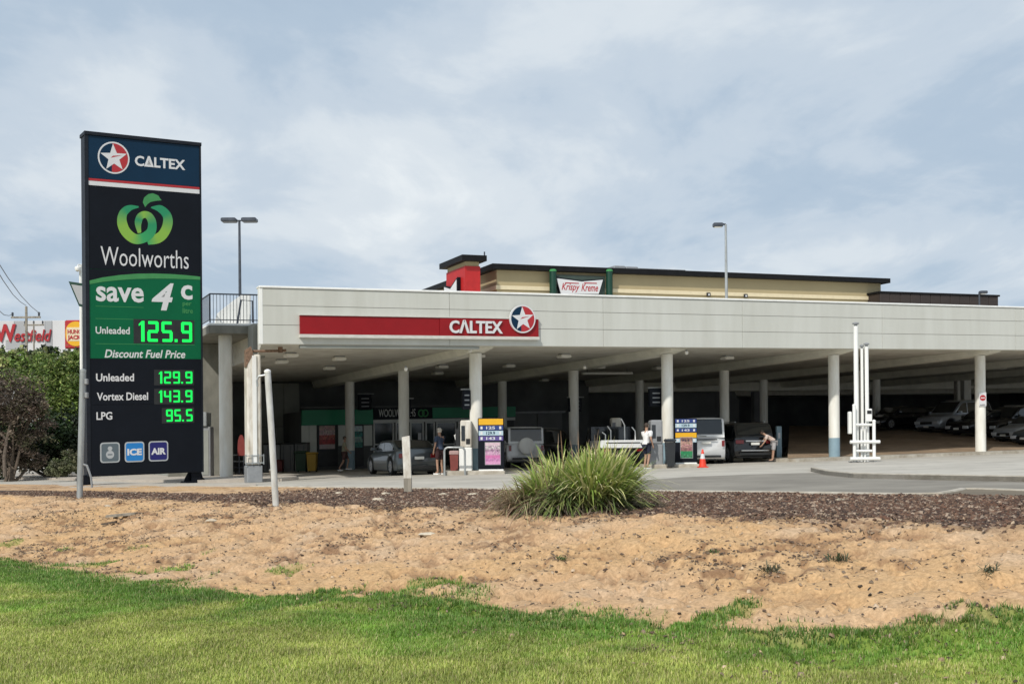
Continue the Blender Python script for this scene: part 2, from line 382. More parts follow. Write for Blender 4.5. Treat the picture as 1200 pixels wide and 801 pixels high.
def grid_mesh(name, d0, d1, e0, e1, st, ste, fine=True, zoff=0.0):
    nd = int((d1 - d0) / st) + 1; ne = int((e1 - e0) / ste) + 1
    dd, ee = np.meshgrid(np.linspace(d0, d1, nd), np.linspace(e0, e1, ne), indexing='ij')
    x, y = de_to_xy(dd, ee); z = bank_z(dd, ee, fine) + K * x + zoff
    v = np.stack([x, y, z], -1).reshape(-1, 3)
    i = np.arange(nd * ne).reshape(nd, ne)
    f = np.stack([i[:-1, :-1], i[1:, :-1], i[1:, 1:], i[:-1, 1:]], -1).reshape(-1, 4)
    mul, gr = masks(dd, ee)
    big = fbm(x * .35, y * .35, 3)[..., None]; med = fbm(x * 2.2 + 5, y * 2.2, 4)[..., None]; sm = fbm(x * 5.5 + 31, y * 5.5 + 4, 3)[..., None]
    sand = np.array([.565, .375, .215]) * (.86 + .28 * big) ; pale = np.array([.585, .415, .265]); sand = sand + (pale - sand) * ss(med, .45, .75)
    orange = np.array([.56, .36, .18]); sand = sand + (orange - sand) * (ss(big, .52, .7) * .7)
    litter = np.array([.24, .135, .075]); litter_shade = np.maximum(ss(fbm(x * 4.3 + 11, y * 4.3 + 60, 5, .6), .52, .62)[..., None] * ss(fbm(x * .8 + 2, y * .8 + 19, 3), .38, .6)[..., None], .85 * ss(fbm(ee * 1.5 + 7, dd * 3.6 + 3, 5, .62), .545, .64)[..., None] * ss(fbm(x * .5 + 12, y * .5, 2), .3, .55)[..., None])  # real litter patches, plus long dark streaks painting shade into the hollows
    sand = sand + (litter - sand) * litter_shade * .8
    mc = np.array([.085, .062, .05]) * (.7 + .7 * med)
    gc = np.array([.19, .27, .05]) * (.7 + .6 * med)
    col = sand + (mc - sand) * mul[..., None]; col = col + (gc - col) * gr[..., None]
    col = np.concatenate([np.clip(col, 0, 1), np.ones(col.shape[:2] + (1,))], -1).reshape(-1, 4)
    return mesh_np(name, v, f, GM, col, 'structure', smooth=True)
grid_mesh('sand_bank', .15, 18.6, -40, 6, .045, .05)
grid_mesh('lawn_ground', 18.5, 45, -60, 60, .25, .5, False, .012)
grid_mesh('verge_left', .15, 18.6, -90, -39.9, .3, .5, False)
grid_mesh('verge_right', .15, 18.6, 5.9, 60, .25, .5, False)
g = MB(); vs = []
xs = [-600, -200, -90, -50, -30, 30, 60, 200, 600]; ys = [-60, 0, 30, 60, 90, 200, 900]
for y in ys:
    for x in xs: vs.append((x, y, -.75 + K * max(-60, min(60, x)) - (.8 if y < 20 else 0)))
n = len(xs); g.add(vs, [(j*n+i, j*n+i+1, (j+1)*n+i+1, (j+1)*n+i) for j in range(len(ys)-1) for i in range(n-1)])
g.build('far_ground', MT['soil'], kind='structure')
# forecourt: one concrete sheet from the kerb line back under the deck
def sheet(name, pts, z, m, kind='structure', th=.3):
    b = MB(); b.poly([(p[0], p[1], z + K * p[0] - th) for p in pts], (0, 0, th)); return b.build(name, m, kind=kind)
def KL(d, e): x, y = de_to_xy(d, e); return (x, y)
sheet('forecourt', [KL(-.001, 60), KL(-.001, -70), (-90, 80), (-60, 130), (120, 130), (95, 20)], 0, MT['forecourt'])
# asphalt driveway, a darker band along the kerb on the right
ap = [gp(*p).xy for p in [(700, 573), (735, 564), (800, 558.8), (880, 555.5), (965, 553.2), (985, 556.5), (1040, 559.6), (1200, 563.6), (1330, 569)]]
ke = [KL(0, e) for e in (40, 10, 0, -6, -12, -17, -22)]
sheet('asphalt_driveway', [tuple(p) for p in ap] + ke, .004, MT['asphalt'], th=.1)
# kerb along the verge
def kerb(name, pts, wdt, z0, z1, m=MT['kerb']):
    b = MB(); P = [Vector((p[0], p[1])) for p in pts]; n = len(P); ring = []
    for i, p in enumerate(P):
        t = (P[min(i+1, n-1)] - P[max(i-1, 0)]).normalized(); nn = Vector((-t.y, t.x))
        a = p; c = p + nn * wdt
        rr = .02
        for q, z in ((a, z0), (a, z1 - rr), (a + nn * rr, z1), (c - nn * rr, z1), (c, z1 - rr), (c, z0)): ring.append((q.x, q.y, z + K * q.x))
    fs = [(i*6+k, i*6+6+k, i*6+7+k, i*6+k+1) for i in range(n-1) for k in range(5)] + [tuple(range(6)), tuple(range((n-1)*6, n*6))]
    b.add(ring, fs); return b.build(name, m, kind='structure')
kp = [KL(-.0, e) for e in np.linspace(-26, -9.4, 12)]
notch = [gp(*p).xy for p in [(1060, 584.5), (1095, 584), (1112, 581), (1124, 578.2), (1150, 578), (1200, 580), (1300, 585)]]
kp = [KL(0, e) for e in np.linspace(-30, -11.2, 16)] + [tuple(q) for q in notch]
kerb('verge_kerb', kp[::-1], .16, -.1, .11)
b_ = MB(); q = [notch[2], notch[3], notch[4], notch[5], notch[6], notch[6] - Vector((1, 3)), notch[0] - Vector((.3, 1.0))]
b_.poly([(p.x, p.y, K * p.x - .1) for p in q], (0, 0, .185)); b_.build('verge_tongue', MT['soil'], kind='structure')
# left: two pale concrete strips (footpath) in front of the sign
def strip(name, pts, m, z=.06): b = MB(); b.poly([(*gp(*p).xy, z - .2 + K * gp(*p).x) for p in pts], (0, 0, .2)); return b.build(name, m, kind='structure')
strip('footpath', [(-120, 556), (-120, 560.5), (60, 562), (150, 564.5), (250, 565.5), (330, 563.5), (350, 561.8), (345, 560), (250, 558), (100, 557), (0, 555.5)], MT['path'], .10)
strip('footpath_front', [(60, 568.5), (90, 575), (180, 572.6), (250, 571.5), (300, 570), (300, 568.0), (250, 568.4), (150, 568.2)], MT['path'], .075)
# raised island and the kerbed pavement along the first columns
isl = [(950, 552.2), (968, 556.5), (1000, 560), (1060, 561.5), (1200, 564.6), (1330, 570)]
ip = [gp(*p).xy for p in isl]
back = [W(a, -.75).xy for a in (46, 34, 26, 21, 17.2)]
front = [gp(x, y).xy for x, y in [(1330, 545), (1200, 541), (1120, 540)]]
m_isl = [tuple(p) for p in ip] + [tuple(gp(1330, 549).xy), tuple(gp(1200, 546.5).xy), tuple(gp(1100, 545.2).xy), tuple(gp(1040, 543.4).xy), tuple(gp(985, 543.6).xy), tuple(gp(955, 547).xy)]
sheet('island', m_isl, .12, MT['forecourt'], th=.2)
kerb('island_kerb', [tuple(p) for p in ip], .14, -.05, .135)
sheet('column_pavement', [W(a, bb).xy for a, bb in ((14.2, -.7), (60, -.9), (60, 3), (14.2, 3))], .14, MT['kerb'], th=.2)
# brown earth bank under the deck, rising to the parked cars
A_ = [W(a, .1, .15) for a in (14.4, 16.2, 18.5, 21, 24, 27, 31, 36)]
Bp = [(925, 498.5, 80), (960, 499, 78), (1010, 500, 75), (1055, 503, 71.5), (1110, 508, 68), (1170, 514.5, 65), (1230, 520, 62.5), (1300, 528, 60)]
B_ = [at(*p) for p in Bp]; C_ = [Vector((p.x + 22, p.y + 14, p.z + .1)) for p in B_]
rows = []; nr = 14
for i in range(nr + 1): rows.append([a.lerp(c, i / nr) + Vector((0, 0, .07 * math.sin(i * 1.7 + j) * (0 < i < nr))) for j, (a, c) in enumerate(zip(A_, B_))])
rows.append(C_)
b = MB(); b.add([p for r_ in rows for p in r_], [(i*8+j, i*8+j+1, (i+1)*8+j+1, (i+1)*8+j) for i in range(len(rows)-2) for j in range(7)])
o = b.build('earth_bank', MT['tan'], kind='structure', smooth=True)
b = MB(); b.add(B_ + C_, [(j, j+1, 8+j+1, 8+j) for j in range(7)]); b.build('upper_parking', MT['asphalt'], kind='structure')
# ------------------------------------------------------------ the service station under its parking deck
st = thing('service_station', W(0, 0, 0), 'long low fuel station with pale panelled fascia, round white columns and parking deck on top', 'fuel station')
ZB, ZT = 4.70, 6.66
aL = AB(304.5, 400, -1.5)[0]; aR = 100
joints = [aL] + [AB(x, 380, -1.5)[0] for x in (527, 707, 870, 1034, 1190)] + [55, 78, aR]
zc = [ZB, ZB + .655, ZB + 1.31, ZT - .06]
pm = {}
for i in range(len(joints) - 1):
    for j in range(3):
        b = MB(W); b.bbox(joints[i] + .006, joints[i+1] - .006, -1.5, -1.38, zc[j] + .007, zc[j+1] - .007, .006); b.build('fascia_panel', MT['fascia'], st)
b = MB(W); b.box(aL + .02, aR, -1.40, -1.30, ZB + .02, ZT - .05); b.build('fascia_backing', MT['grey'], st)
b = MB(W); b.bbox(aL - .02, aR, -1.54, -1.1, ZT - .055, ZT + .02, .015); b.build('coping', MT['white'], st)
b = MB(W); b.bbox(aL - .015, aL + .11, -1.51, -1.28, ZB, ZT - .056, .01); b.build('corner_trim', MT['white'], st)
sk = AB(301, 400, 5.5)[0]
b = MB(W); b.poly([(aL + .12, -1.29, 4.78), (aR, -1.29, 4.78), (aR, 78, 4.78), (-9.6, 78, 4.78), (-9.6, 12.6, 4.78), (sk, 12.6, 4.78), (sk, 5.5, 4.78)], (0, 0, 1.22)); b.build('deck', MT['soffit'], st)
b = MB(W); b.box(aL + .12, aR, -1.285, -.95, 4.72, 4.779); b.build('soffit_edge', MT['beam'], st)
for i in range(0, 12):
    b = MB(W); a0 = 8.4 * i
    v = []
    if i == -1: a0 += .1
    for bb, zb in ((-.9, 4.66), (.3, 4.52), (8.4, 4.42), (26, 4.40)): v += [(a0-.32, bb, zb), (a0+.32, bb, zb), (a0+.45, bb, 4.779), (a0-.45, bb, 4.779)]
    fs = [(0,1,2,3), (15,14,13,12)] + [(k*4+q, k*4+4+q, k*4+4+(q+1)%4, k*4+(q+1)%4) for k in range(3) for q in range(4)]
    b.add(v, fs); b.build('beam', MT['beam'], st)
for bb in (26.5, 35):
    b = MB(W); b.box(-8, aR, bb - .5, bb + .3, 4.2, 4.779); b.build('cross_beam', MT['beam'], st)
for r in range(3):
    for i in range(-1, 10):
        if (r == 0 and i == -1) or (r == 2 and i == -1): continue
        if r > 0 and i == -1: continue
        if r == 2 and i > 5: continue
        zt = (4.53, 4.42, 4.41)[r]; rad = .235
        b = MB(W); zs = 1.02 if True else 0
        b.cyl(8.4*i, 8.4*r, .96, zt + .02, rad, 28); cobj = b.build('column', MT['column'], st, smooth=True)
        b = MB(W); b.cyl(8.4*i, 8.4*r, -.05, .961, rad + .004, 28); b.build('column_base', MT['colblue' if i != 3 else 'column'], cobj, smooth=True)
# interior walls
def wall_px(name, x0, x1, z0, z1, bb, m, th=.2, parent=st):
    a0 = AB(x0, 480, bb)[0]; a1 = AB(x1, 480, bb)[0]
    b = MB(W); b.box(a0, a1, bb, bb + th, z0, z1); return b.build(name, m, parent)
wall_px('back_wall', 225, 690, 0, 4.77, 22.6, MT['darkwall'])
# grey panels on the back wall at the left
a0 = AB(296, 480, 22.3)[0]; a1 = AB(352, 480, 22.3)[0]
for k in range(3):
    for j in range(2):
        b = MB(W); ww = (a1 - a0) / 3; b.bbox(a0 + k*ww + .01, a0 + (k+1)*ww - .01, 22.45, 22.58, 2.35*j + .01, 2.35*(j+1) - .02, .01); b.build('wall_panel', MT['concwall'], st)
a0, _ = AB(600, 470, 22.3); a1, _ = AB(660, 470, 22.3)
for k in range(2):
    ww = (a1 - a0) / 2; zt = AB(630, 484, 22.3)[1]
    b = MB(W); b.bbox(a0 + k*ww + .02, a0 + (k+1)*ww - .02, 22.42, 22.55, .05, zt, .01); b.build('store_door', MT['greywall'], st)
b = MB(W); b.box(a0 - .1, a1 + .1, 22.2, 22.6, zt + .01, zt + .12); b.build('door_head', MT['grey'], st)
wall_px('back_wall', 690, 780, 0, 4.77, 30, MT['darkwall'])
# chamfered grey wall behind the van
A0 = AB(778, 470, 30)[0]; A1 = AB(838, 470, 30)[0]; A2 = AB(866, 470, 30)[0]; zt = AB(820, 456, 30)[1]
b = MB(W); b.poly([(A0, 30, 0), (A1, 30, 0), (A1, 30, zt), (A0, 30, zt)], (0, .2, 0)); b.build('wall_panel', MT['greywall'], st)
z2 = AB(866, 468, 30)[1]
b = MB(W); b.poly([(A1+.03, 30, 0), (A2, 30, 0), (A2, 30, z2), (A2-.5, 30, zt), (A1+.03, 30, zt)], (0, .2, 0)); b.build('wall_panel', MT['greywall'], st)
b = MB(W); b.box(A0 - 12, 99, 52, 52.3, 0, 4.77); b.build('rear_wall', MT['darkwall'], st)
b = MB(W); b.box(80, 80.3, 8, 51.9, 0, 4.779); b.build('end_wall', MT['darkwall'], st)  # unseen wall added at the open right end to block light and darken the parking
A3 = AB(884, 470, 27)[0]; A4 = AB(893, 470, 27)[0]
b = MB(W); b.box(A3, A4, 27, 27.4, 0, 4.2); b.build('pier', MT['greywall'], st)
# pale piers deep in the car park on the right
for x0, x1, Y in ((1123, 1130, 84), (1131, 1139, 80)):
    p0 = foot(x0, Y); p1 = foot(x1, Y); b = MB(); b.box(p0.x, p1.x, Y, Y + .7, p0.z - .2, p0.z + 4.8); b.build('pier', MT['column'], st)
# left end: wall under the balcony and side wall
a0, _ = AB(214, 480, 10); a1, _ = AB(257, 480, 10)
b = MB(W); b.box(a0 - .6, a1, 10, 10.25, 0, 5.7); b.build('end_wall', MT['balc'], st)
b = MB(W); b.box(-9.6, -9.35, 11.2, 22.5, 0, 4.779); b.build('side_wall', MT['concwall'], st)
# balcony
ac, _ = AB(244.7, 380, 5.6); ae, _ = AB(303.5, 380, 5.6)
bal = st
b = MB(W); b.bbox(ac, ae, 5.6, 12.5, 5.72, 6.05, .02); b.build('balcony_slab', MT['balc'], st)
b = MB(W); b.box(ac + .03, ae, 5.66, 12.4, 6.052, 6.13); b.build('balcony_kerb', MT['white'], st)
b = MB(W); b.box(ae - .45, ae + .02, 4.6, 5.58, 4.72, 6.03); b.build('balcony_bracket', MT['concwall'], st)
rl = thing('balcony_railing', W(ac, 5.6, 6.13), 'dark steel balustrade around the balcony at the left end of the deck', 'railing')
def rod(name, pts, r, m, parent, n=6): b = MB(W); b.tube(pts, r, n); return b.build(name, m, parent)
zr = 7.28; 
rod('top_rail', [(ae + .1, 5.7, zr), (ac + .07, 5.7, zr), (ac + .07, 11.5, zr)], .03, MT['darkmetal'], rl)
rod('bottom_rail', [(ae + .1, 5.7, 6.27), (ac + .07, 5.7, 6.27), (ac + .07, 11.5, 6.27)], .02, MT['darkmetal'], rl)
nb = 15
for i in range(nb + 1):
    a_ = ac + .07 + (ae - ac) * i / nb
    rod('baluster', [(a_, 5.7, 6.15), (a_, 5.7, zr)], .028 if i == 0 else .011, MT['darkmetal'], rl)
for i in range(1, 30): rod('baluster', [(ac + .07, 5.7 + i * .2, 6.28), (ac + .07, 5.7 + i * .2, zr)], .011, MT['darkmetal'], rl, 5)
# white stair parapet behind the railing
b = MB(W); bb = 7.4
pp = [AB(x, y, bb) for x, y in [(252, 379), (255, 367), (273, 352.5), (283, 345.5), (294, 345), (294, 379)]]
b.poly([(p[0], bb, p[1]) for p in pp], (0, .18, 0)); b.build('stair_parapet', MT['white'], st)
hg = MB(W); q = [AB(x, y, 7.0) for x, y in [(278, 380), (282.5, 351.5), (296, 352.5), (296.5, 378)]]
hg.tube([(p[0], 7.0, p[1]) for p in q], .045, 6); hg.build('gate_frame', MT['darkmetal'], rl)
# white column under the balcony
b = MB(W); aa, _ = AB(264.6, 470, 6.4); b.cyl(aa, 6.4, -.02, 5.719, .262, 28); b.build('column', MT['column'], st, smooth=True)
# squared steel post with rusty head, first in the row
a1, _ = AB(296.3, 470, -.1)
b = MB(W); b.bbox(a1 - .25, a1 + .25, -.35, .15, .62, 4.45, .05); po = b.build('steel_post', MT['whitedirty'], st)
b = MB(W); b.bbox(a1 - .27, a1 + .27, -.37, .17, -.02, .60, .03); b.build('post_base', MT['grey'], po)
b = MB(W); b.box(a1 - .07, a1 + .07, -.40, -.36, .65, 4.4); b.build('downpipe', MT['white'], po)
b = MB(W); b.box(a1 - .34, a1 + .30, -.42, -.40, .66, .70); b.box(a1 - .34, a1 + .30, -.42, -.40, .92, .95)
for dx in (-.34, -.12, .1, .28): b.box(a1 + dx, a1 + dx + .03, -.43, -.405, .62, .98)
b.build('base_cage', MT['galv'], po)
b = MB(W); b.tube([(a1 - .15, -.2, 4.56), (a1 + .9, -.25, 4.58), (a1 + 1.15, -.25, 4.60)], .045, 8); b.tube([(a1 + .95, -.25, 4.52), (a1 + .95, -.25, 4.72)], .085, 8); b.build('rusty_pipe', MT['rust'], po)
b = MB(W); b.poly([(a1 - .28, -.36, 4.0), (a1 - .02, -.36, 4.45), (a1 - .1, -.36, 4.72), (a1 - .28, -.36, 4.6)], (0, .3, 0)); b.build('head_bracket', MT['rust'], po)
# soffit lights
lights = [(341, 416.5, 'nearest the left end above the white post'), (397.5, 420.5, 'first row, left of the first beam'), (386, 431.5, 'second row, left of the first beam'), (513, 437.5, 'behind the first beam, left of the nearest column'),
 (518, 430, 'close to the soffit beside the nearest column'), (596.5, 429, 'first row between the first two front columns'), (661, 417.5, 'brightest between the first two front columns'), (637.5, 445.5, 'deep in the bay left of the second front column'),
 (702, 430.5, 'in front of the second front column'), (852, 419.5, 'between the second and third front columns'), (771, 431.5, 'just left of the second front column'), (560, 417.5, 'touching the head of the nearest column'), (330, 424, 'dim one by the grey wall at the left end')]
for x, y, s in lights:
    lo, hi = -1.0, 25.0                                              # depth at which the lamp hangs just under the deck
    for _ in range(30):
        m = (lo + hi) / 2
        if AB(x, y, m)[1] < 4.66: lo = m
        else: hi = m
    a_, z_ = AB(x, y, m)
    t = thing('soffit_light', W(a_, m, 4.77), 'off-white box light under the deck, ' + s, 'ceiling light', 'box lights under the deck')
    b = MB(W); b.bbox(a_ - .24, a_ + .24, m - .24, m + .24, 4.60, 4.73, .03); b.build('diffuser', MT['lightbox'], t)
    b = MB(W); b.box(a_ - .18, a_ + .18, m - .18, m + .18, 4.731, 4.777); b.build('housing', MT['grey'], t)
for (x0, y0, x1, y1, bb, lab) in ((683, 437.5, 742, 439, 12, 'long tube light between the second and third column rows'), (1162, 431, 1180, 430, 9, 'tube light beside the column carrying the no entry sign')):
    a0, z0 = AB(x0, y0, bb); a1_, _ = AB(x1, y1, bb); t = thing('tube_light', W(a0, bb, z0), 'long pale ' + lab, 'ceiling light')
    b = MB(W); b.bbox(a0, a1_, bb, bb + .2, z0 - .05, z0 + .07, .02); b.build('batten', MT['lightbox'], t)
    b = MB(W)
    for aa_ in (a0 + .3, a1_ - .3): b.tube([(aa_, bb + .1, z0 + .07), (aa_, bb + .1, 4.78)], .015, 5)
    b.build('hanger', MT['darkmetal'], t)
# conduits and small cameras on the beams
for x, y, bb, lab in ((475.5, 432.5, -.2, 'under the fascia left of the nearest column'), (685, 430.5, 3, 'under the second beam'), (804.5, 413.2, -1.0, 'at the head of the second front column'), (551, 410.5, -1.0, 'at the head of the nearest column')):
    a_, z_ = AB(x, y, bb); t = thing('security_camera', W(a_, bb, z_), 'tiny pale dome camera ' + lab, 'camera')
    b = MB(W); b.lathe((a_, bb, z_), [(.01, -.08), (.06, -.05), (.075, 0), (.075, .05)], 10); b.build('dome', MT['lightbox'], t, smooth=True)
    b = MB(W); b.cyl(a_, bb, z_ + .051, z_ + .12, .03, 8); b.build('mount', MT['grey'], t)
# ------------------------------------------------------------ lettering helpers
def text2d(body, off=0.0, shear=0.0, sp=1.0, res=3):
    c = bpy.data.curves.new('t', 'FONT'); c.body = body; c.offset = off; c.shear = shear; c.space_character = sp; c.resolution_u = res; c.size = 1
    o = bpy.data.objects.new('t', c); C.objects.link(o); dg = bpy.context.evaluated_depsgraph_get(); dg.update()
    me = bpy.data.meshes.new_from_object(o.evaluated_get(dg)); v = [tuple(p.co[:2]) for p in me.vertices]; f = [tuple(p.vertices) for p in me.polygons]
    bpy.data.objects.remove(o); bpy.data.curves.remove(c); bpy.data.meshes.remove(me)
    return v, f
class Face:
    """a flat face: point (u metres right, z metres up) -> world, d metres proud"""
    def __init__(s, o, u, n): s.o = Vector(o); s.u = Vector(u); s.n = Vector(n)
    def p(s, u, z, d=0): q = s.o + s.u * u + s.n * d; return (q.x, q.y, q.z + z)
    def quad(s, m, u0, z0, u1, z1, d): m.add([s.p(u0, z0, d), s.p(u1, z0, d), s.p(u1, z1, d), s.p(u0, z1, d)], [(0, 1, 2, 3)])
    def slab(s, m, u0, z0, u1, z1, d0, d1):
        m.add([s.p(a, b, c) for c in (d0, d1) for a, b in ((u0, z0), (u1, z0), (u1, z1), (u0, z1))], [(0,1,2,3), (7,6,5,4), (0,4,5,1), (1,5,6,2), (2,6,7,3), (3,7,4,0)])
    def shape(s, m, pts, d0, d1):
        n = len(pts); m.add([s.p(a, b, d0) for a, b in pts] + [s.p(a, b, d1) for a, b in pts], [tuple(range(n)), tuple(range(n, 2*n))] + [(i, (i+1) % n, n+(i+1) % n, n+i) for i in range(n)])
    def text(s, m, body, u0, z0, u1, z1, d, off=0.0, shear=0.0, sp=1.0, th=0.004):
        v, f = text2d(body, off, shear, sp); xs = [p[0] for p in v]; ys = [p[1] for p in v]
        ax, bx, ay, by = min(xs), max(xs), min(ys), max(ys)
        g = lambda p: (u0 + (p[0]-ax)/(bx-ax)*(u1-u0), z0 + (p[1]-ay)/(by-ay)*(z1-z0))
        m.add([s.p(*g(p), d + th) for p in v], f)
        ed = {}
        for q in f:
            for i in range(len(q)): e = (q[i], q[(i+1) % len(q)]); ed[e] = 1
        bd = [e for e in ed if (e[1], e[0]) not in ed]
        vs = []; fs = []
        for a, b in bd:
            k = len(vs); vs += [s.p(*g(v[a]), d+th), s.p(*g(v[b]), d+th), s.p(*g(v[b]), d), s.p(*g(v[a]), d)]; fs.append((k, k+1, k+2, k+3))
        m.add(vs, fs)
def star_logo(F_, cx, cz, r, d, parent, su=1.0, case=None):
    def circ(rad, a0=0, a1=360, n=40): return [(cx + rad*su*math.cos(R(a0+(a1-a0)*i/n)), cz + rad*math.sin(R(a0+(a1-a0)*i/n))) for i in range(n + (0 if a1-a0 >= 360 else 1))]
    b = MB(); F_.shape(b, circ(r), d, d + (case or .01)); lo = b.build('logo_disc', MT['white_print'], parent)
    d += (case or .01)
    b = MB(); F_.shape(b, circ(r*.90, 95, 262), d, d+.004); b.build('logo_navy_half', MT['signnavy'], lo)
    b = MB(); F_.shape(b, circ(r*.90, -98, 95), d, d+.004); b.build('logo_red_half', MT['signred'], lo)
    pts = []
    for k in range(10):
        rr = r*.88 if k % 2 == 0 else r*.36; a = R(93 + 36*k); pts.append((cx + rr*su*math.cos(a), cz + rr*math.sin(a)))
    b = MB(); b.add([F_.p(*p, d+.009) for p in pts] + [F_.p(cx, cz, d+.009)], [(i, (i+1) % 10, 10) for i in range(10)]); b.build('logo_star', MT['white_print'], lo)
    b = MB(); F_.shape(b, [(cx-.2*r*su, cz-.02*r), (cx+.55*r*su, cz+.2*r), (cx-.05*r*su, cz+.12*r)], d+.009, d+.011); b.build('logo_slash', MT['signred'], lo)
    return lo
# CALTEX sign on the fascia
FF = Face(W(0, -1.5, 0), (D1.x, D1.y, K*D1.x), (-D2.x, -D2.y, -K*D2.x))
def fz(px, py, b=-1.5): return AB(px, py, b)
def fzb(x0, y0, x1, y1, b=-1.5):                                   # photo box -> u0,z0,u1,z1 on the fascia
    a0, z0a = fz(x0, y0, b); a1_, z1a = fz(x1, y1, b); return a0, a1_
sg = thing('fascia_sign', W(fz(490, 385)[0], -1.5, 5.3), 'long red sign board on the pale fascia with white CALTEX lettering and round star emblem', 'sign')
u0 = fz(351, 380)[0]; u1 = fz(629.5, 385)[0]; us = fz(514, 380)[0]
zt_ = fz(351, 369.8)[1]; zb_ = fz(351, 391.5)[1]
b = MB(); FF.slab(b, u0, zb_, us - .01, zt_, .0, .10); b.build('board', MT['red'], sg)
b = MB(); FF.slab(b, us, zb_ - .005, u1, zt_ + .005, .0, .12); b.build('board', MT['red'], sg)
b = MB(); FF.slab(b, u0 - .02, zb_ - .12, u1 + .02, zb_ - .008, .0, .16); b.build('ledge', MT['redtrim'], sg)
b = MB(); FF.slab(b, u0 - .02, zt_ + .008, u1 + .02, zt_ + .04, .0, .14); b.build('top_trim', MT['redtrim'], sg)
b = MB(); FF.slab(b, u0 + .02, ZB - .12, us + 1.6, ZB - .01, -.2, -.05); b.build('lower_trim', MT['concwall'], sg)
b = MB(); FF.text(b, 'C\u039bLTEX', fz(525, 383)[0], fz(556, 391)[1], fz(587, 383)[0], fz(556, 375.5)[1], .13, off=.028, sp=1.0, th=.05); b.build('lettering', MT['white_print'], sg)
cx_, cz_ = fz(610, 374.2); star_logo(FF, cx_, cz_, 16.3 / 31.4, .12, sg, case=.08)
# ------------------------------------------------------------ shop
sh = thing('fuel_shop', W(AB(440, 545, 18.5)[0], 18.5, 0), 'small shop under the deck with green fascia band and glazed entrance', 'shop')
SF = Face(W(0, 18.5, 0), (D1.x, D1.y, K*D1.x), (-D2.x, -D2.y, -K*D2.x))
def S_(x, y): return AB(x, y, 18.5)
def spx(name, x0, y0, x1, y1, d0, d1, m, parent=sh):
    a0, z1 = S_(x0, (y0)); a1_, _ = S_(x1, y0); z0 = S_((x0+x1)/2, y1)[1]; z1 = S_((x0+x1)/2, y0)[1]
    b = MB(); SF.slab(b, a0, z0, a1_, z1, d0, d1); return b.build(name, m, parent)
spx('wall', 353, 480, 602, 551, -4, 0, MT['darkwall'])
spx('fascia_band', 352.6, 480, 435.5, 497.5, .02, .25, MT['shopgreen'])
spx('fascia_band', 505, 477, 602, 489, .02, .25, MT['shopgreen'])
spx('fascia_band', 436, 478, 504.6, 490, .02, .27, MT['signblack'])
spx('parapet_trim', 352, 475, 602, 477, .0, .3, MT['darkwall'])
for x in (353, 362, 396, 426): spx('wall_panel', x, 498, x + (8.6 if x < 390 else 9.8), 546 if x < 390 else 522, .01, .06, MT['shopwall'])
spx('poster_case', 371.5, 497, 395, 546, .01, .10, MT['black'])
po = spx('poster_case', 407, 498, 425.5, 546, .01, .06, MT['black'])
def print_card(F_, name, u0, z0, u1, z1, d, parent, rows, seed, label=None):
    """a printed sheet: grid of colour cells, rows = list of (r,g,b) bands from the top with jitter"""
    r_ = random.Random(seed); nx, ny = 14, 3 * len(rows); b = MB(); col = []
    for j in range(ny):
        base = rows[j * len(rows) // ny]
        for i in range(nx):
            b.add([F_.p(u0+(u1-u0)*i/nx, z1-(z1-z0)*(j+1)/ny, d), F_.p(u0+(u1-u0)*(i+1)/nx, z1-(z1-z0)*(j+1)/ny, d), F_.p(u0+(u1-u0)*(i+1)/nx, z1-(z1-z0)*j/ny, d), F_.p(u0+(u1-u0)*i/nx, z1-(z1-z0)*j/ny, d)], [(0,1,2,3)])
            jit = base[3] if len(base) > 3 else .1
            k = r_.uniform(1-jit, 1+jit); col += [(base[0]*k, base[1]*k*r_.uniform(1-jit/2, 1+jit/2), base[2]*k, 1)] * 4
    b.col = col; return b.build(name, MT['printv'], parent, label=label)
a0, z1 = S_(373.5, 498.7); a1_, z0 = S_(392, 525.5); print_card(SF, 'poster', a0, z0, a1_, z1, .11, sh, [(.45, .30, .28, .3), (.5, .38, .36, .4), (.4, .1, .08, .4), (.35, .04, .04, .3), (.5, .4, .4, .1)], 3, 'red and white poster')
a0, z1 = S_(408, 499); a1_, z0 = S_(424.5, 524); print_card(SF, 'poster', a0, z0, a1_, z1, .07, sh, [(.5, .6, .6, .2), (.02, .2, .16, .5), (.2, .35, .3, .5), (.03, .18, .15, .4)], 4, 'green and white poster')
hd = spx('door_head', 436, 490.3, 602, 493.6, .02, .2, MT['alu'])
for x0, x1, s in ((437, 461, 'w'), (463, 478, 'w'), (480, 496, 'w'), (498, 509, 'd'), (510.5, 534, 'd'), (536, 556, 'w')):
    fr = spx('shop_window' if s == 'w' else 'glass_door', x0 + 1, 495, x1 - 1, 546, .01, .03, MT['shopglass'])
    for q0, q1, r0, r1 in ((x0, x0 + 1.6, 494, 547), (x1 - 1.6, x1, 494, 547), (x0 + 1.6, x1 - 1.6, 494, 495.6), (x0 + 1.6, x1 - 1.6, 519.5, 521)):
        spx('frame', q0, r0, q1, r1, .032, .09, MT['alu'], fr)
spx('window_notice', 489, 507, 493, 515, .1, .105, MT['white_print'])
b = MB(); a0, z1 = S_(442, 479.5); a1_, z0 = S_(485, 487.8); SF.text(b, 'WOOLWORTHS', a0, z0, a1_, z1, .272, off=.004, th=.01); b.build('lettering', MT['alu'], sh)
a0, z0 = S_(494, 484); b = MB()
for sx in (-.11, .11):
    ring = [(a0 + sx + rr_ * math.cos(R(t)), z0 + rr_ * math.sin(R(t)) * 1.1) for rr_ in (.19, .12) for t in range(0, 360, 24)]
    b.add([SF.p(u, z, .274 + (.002 if sx > 0 else 0)) for u, z in ring], [(i, (i + 1) % 15, 15 + (i + 1) % 15, 15 + i) for i in range(15)])
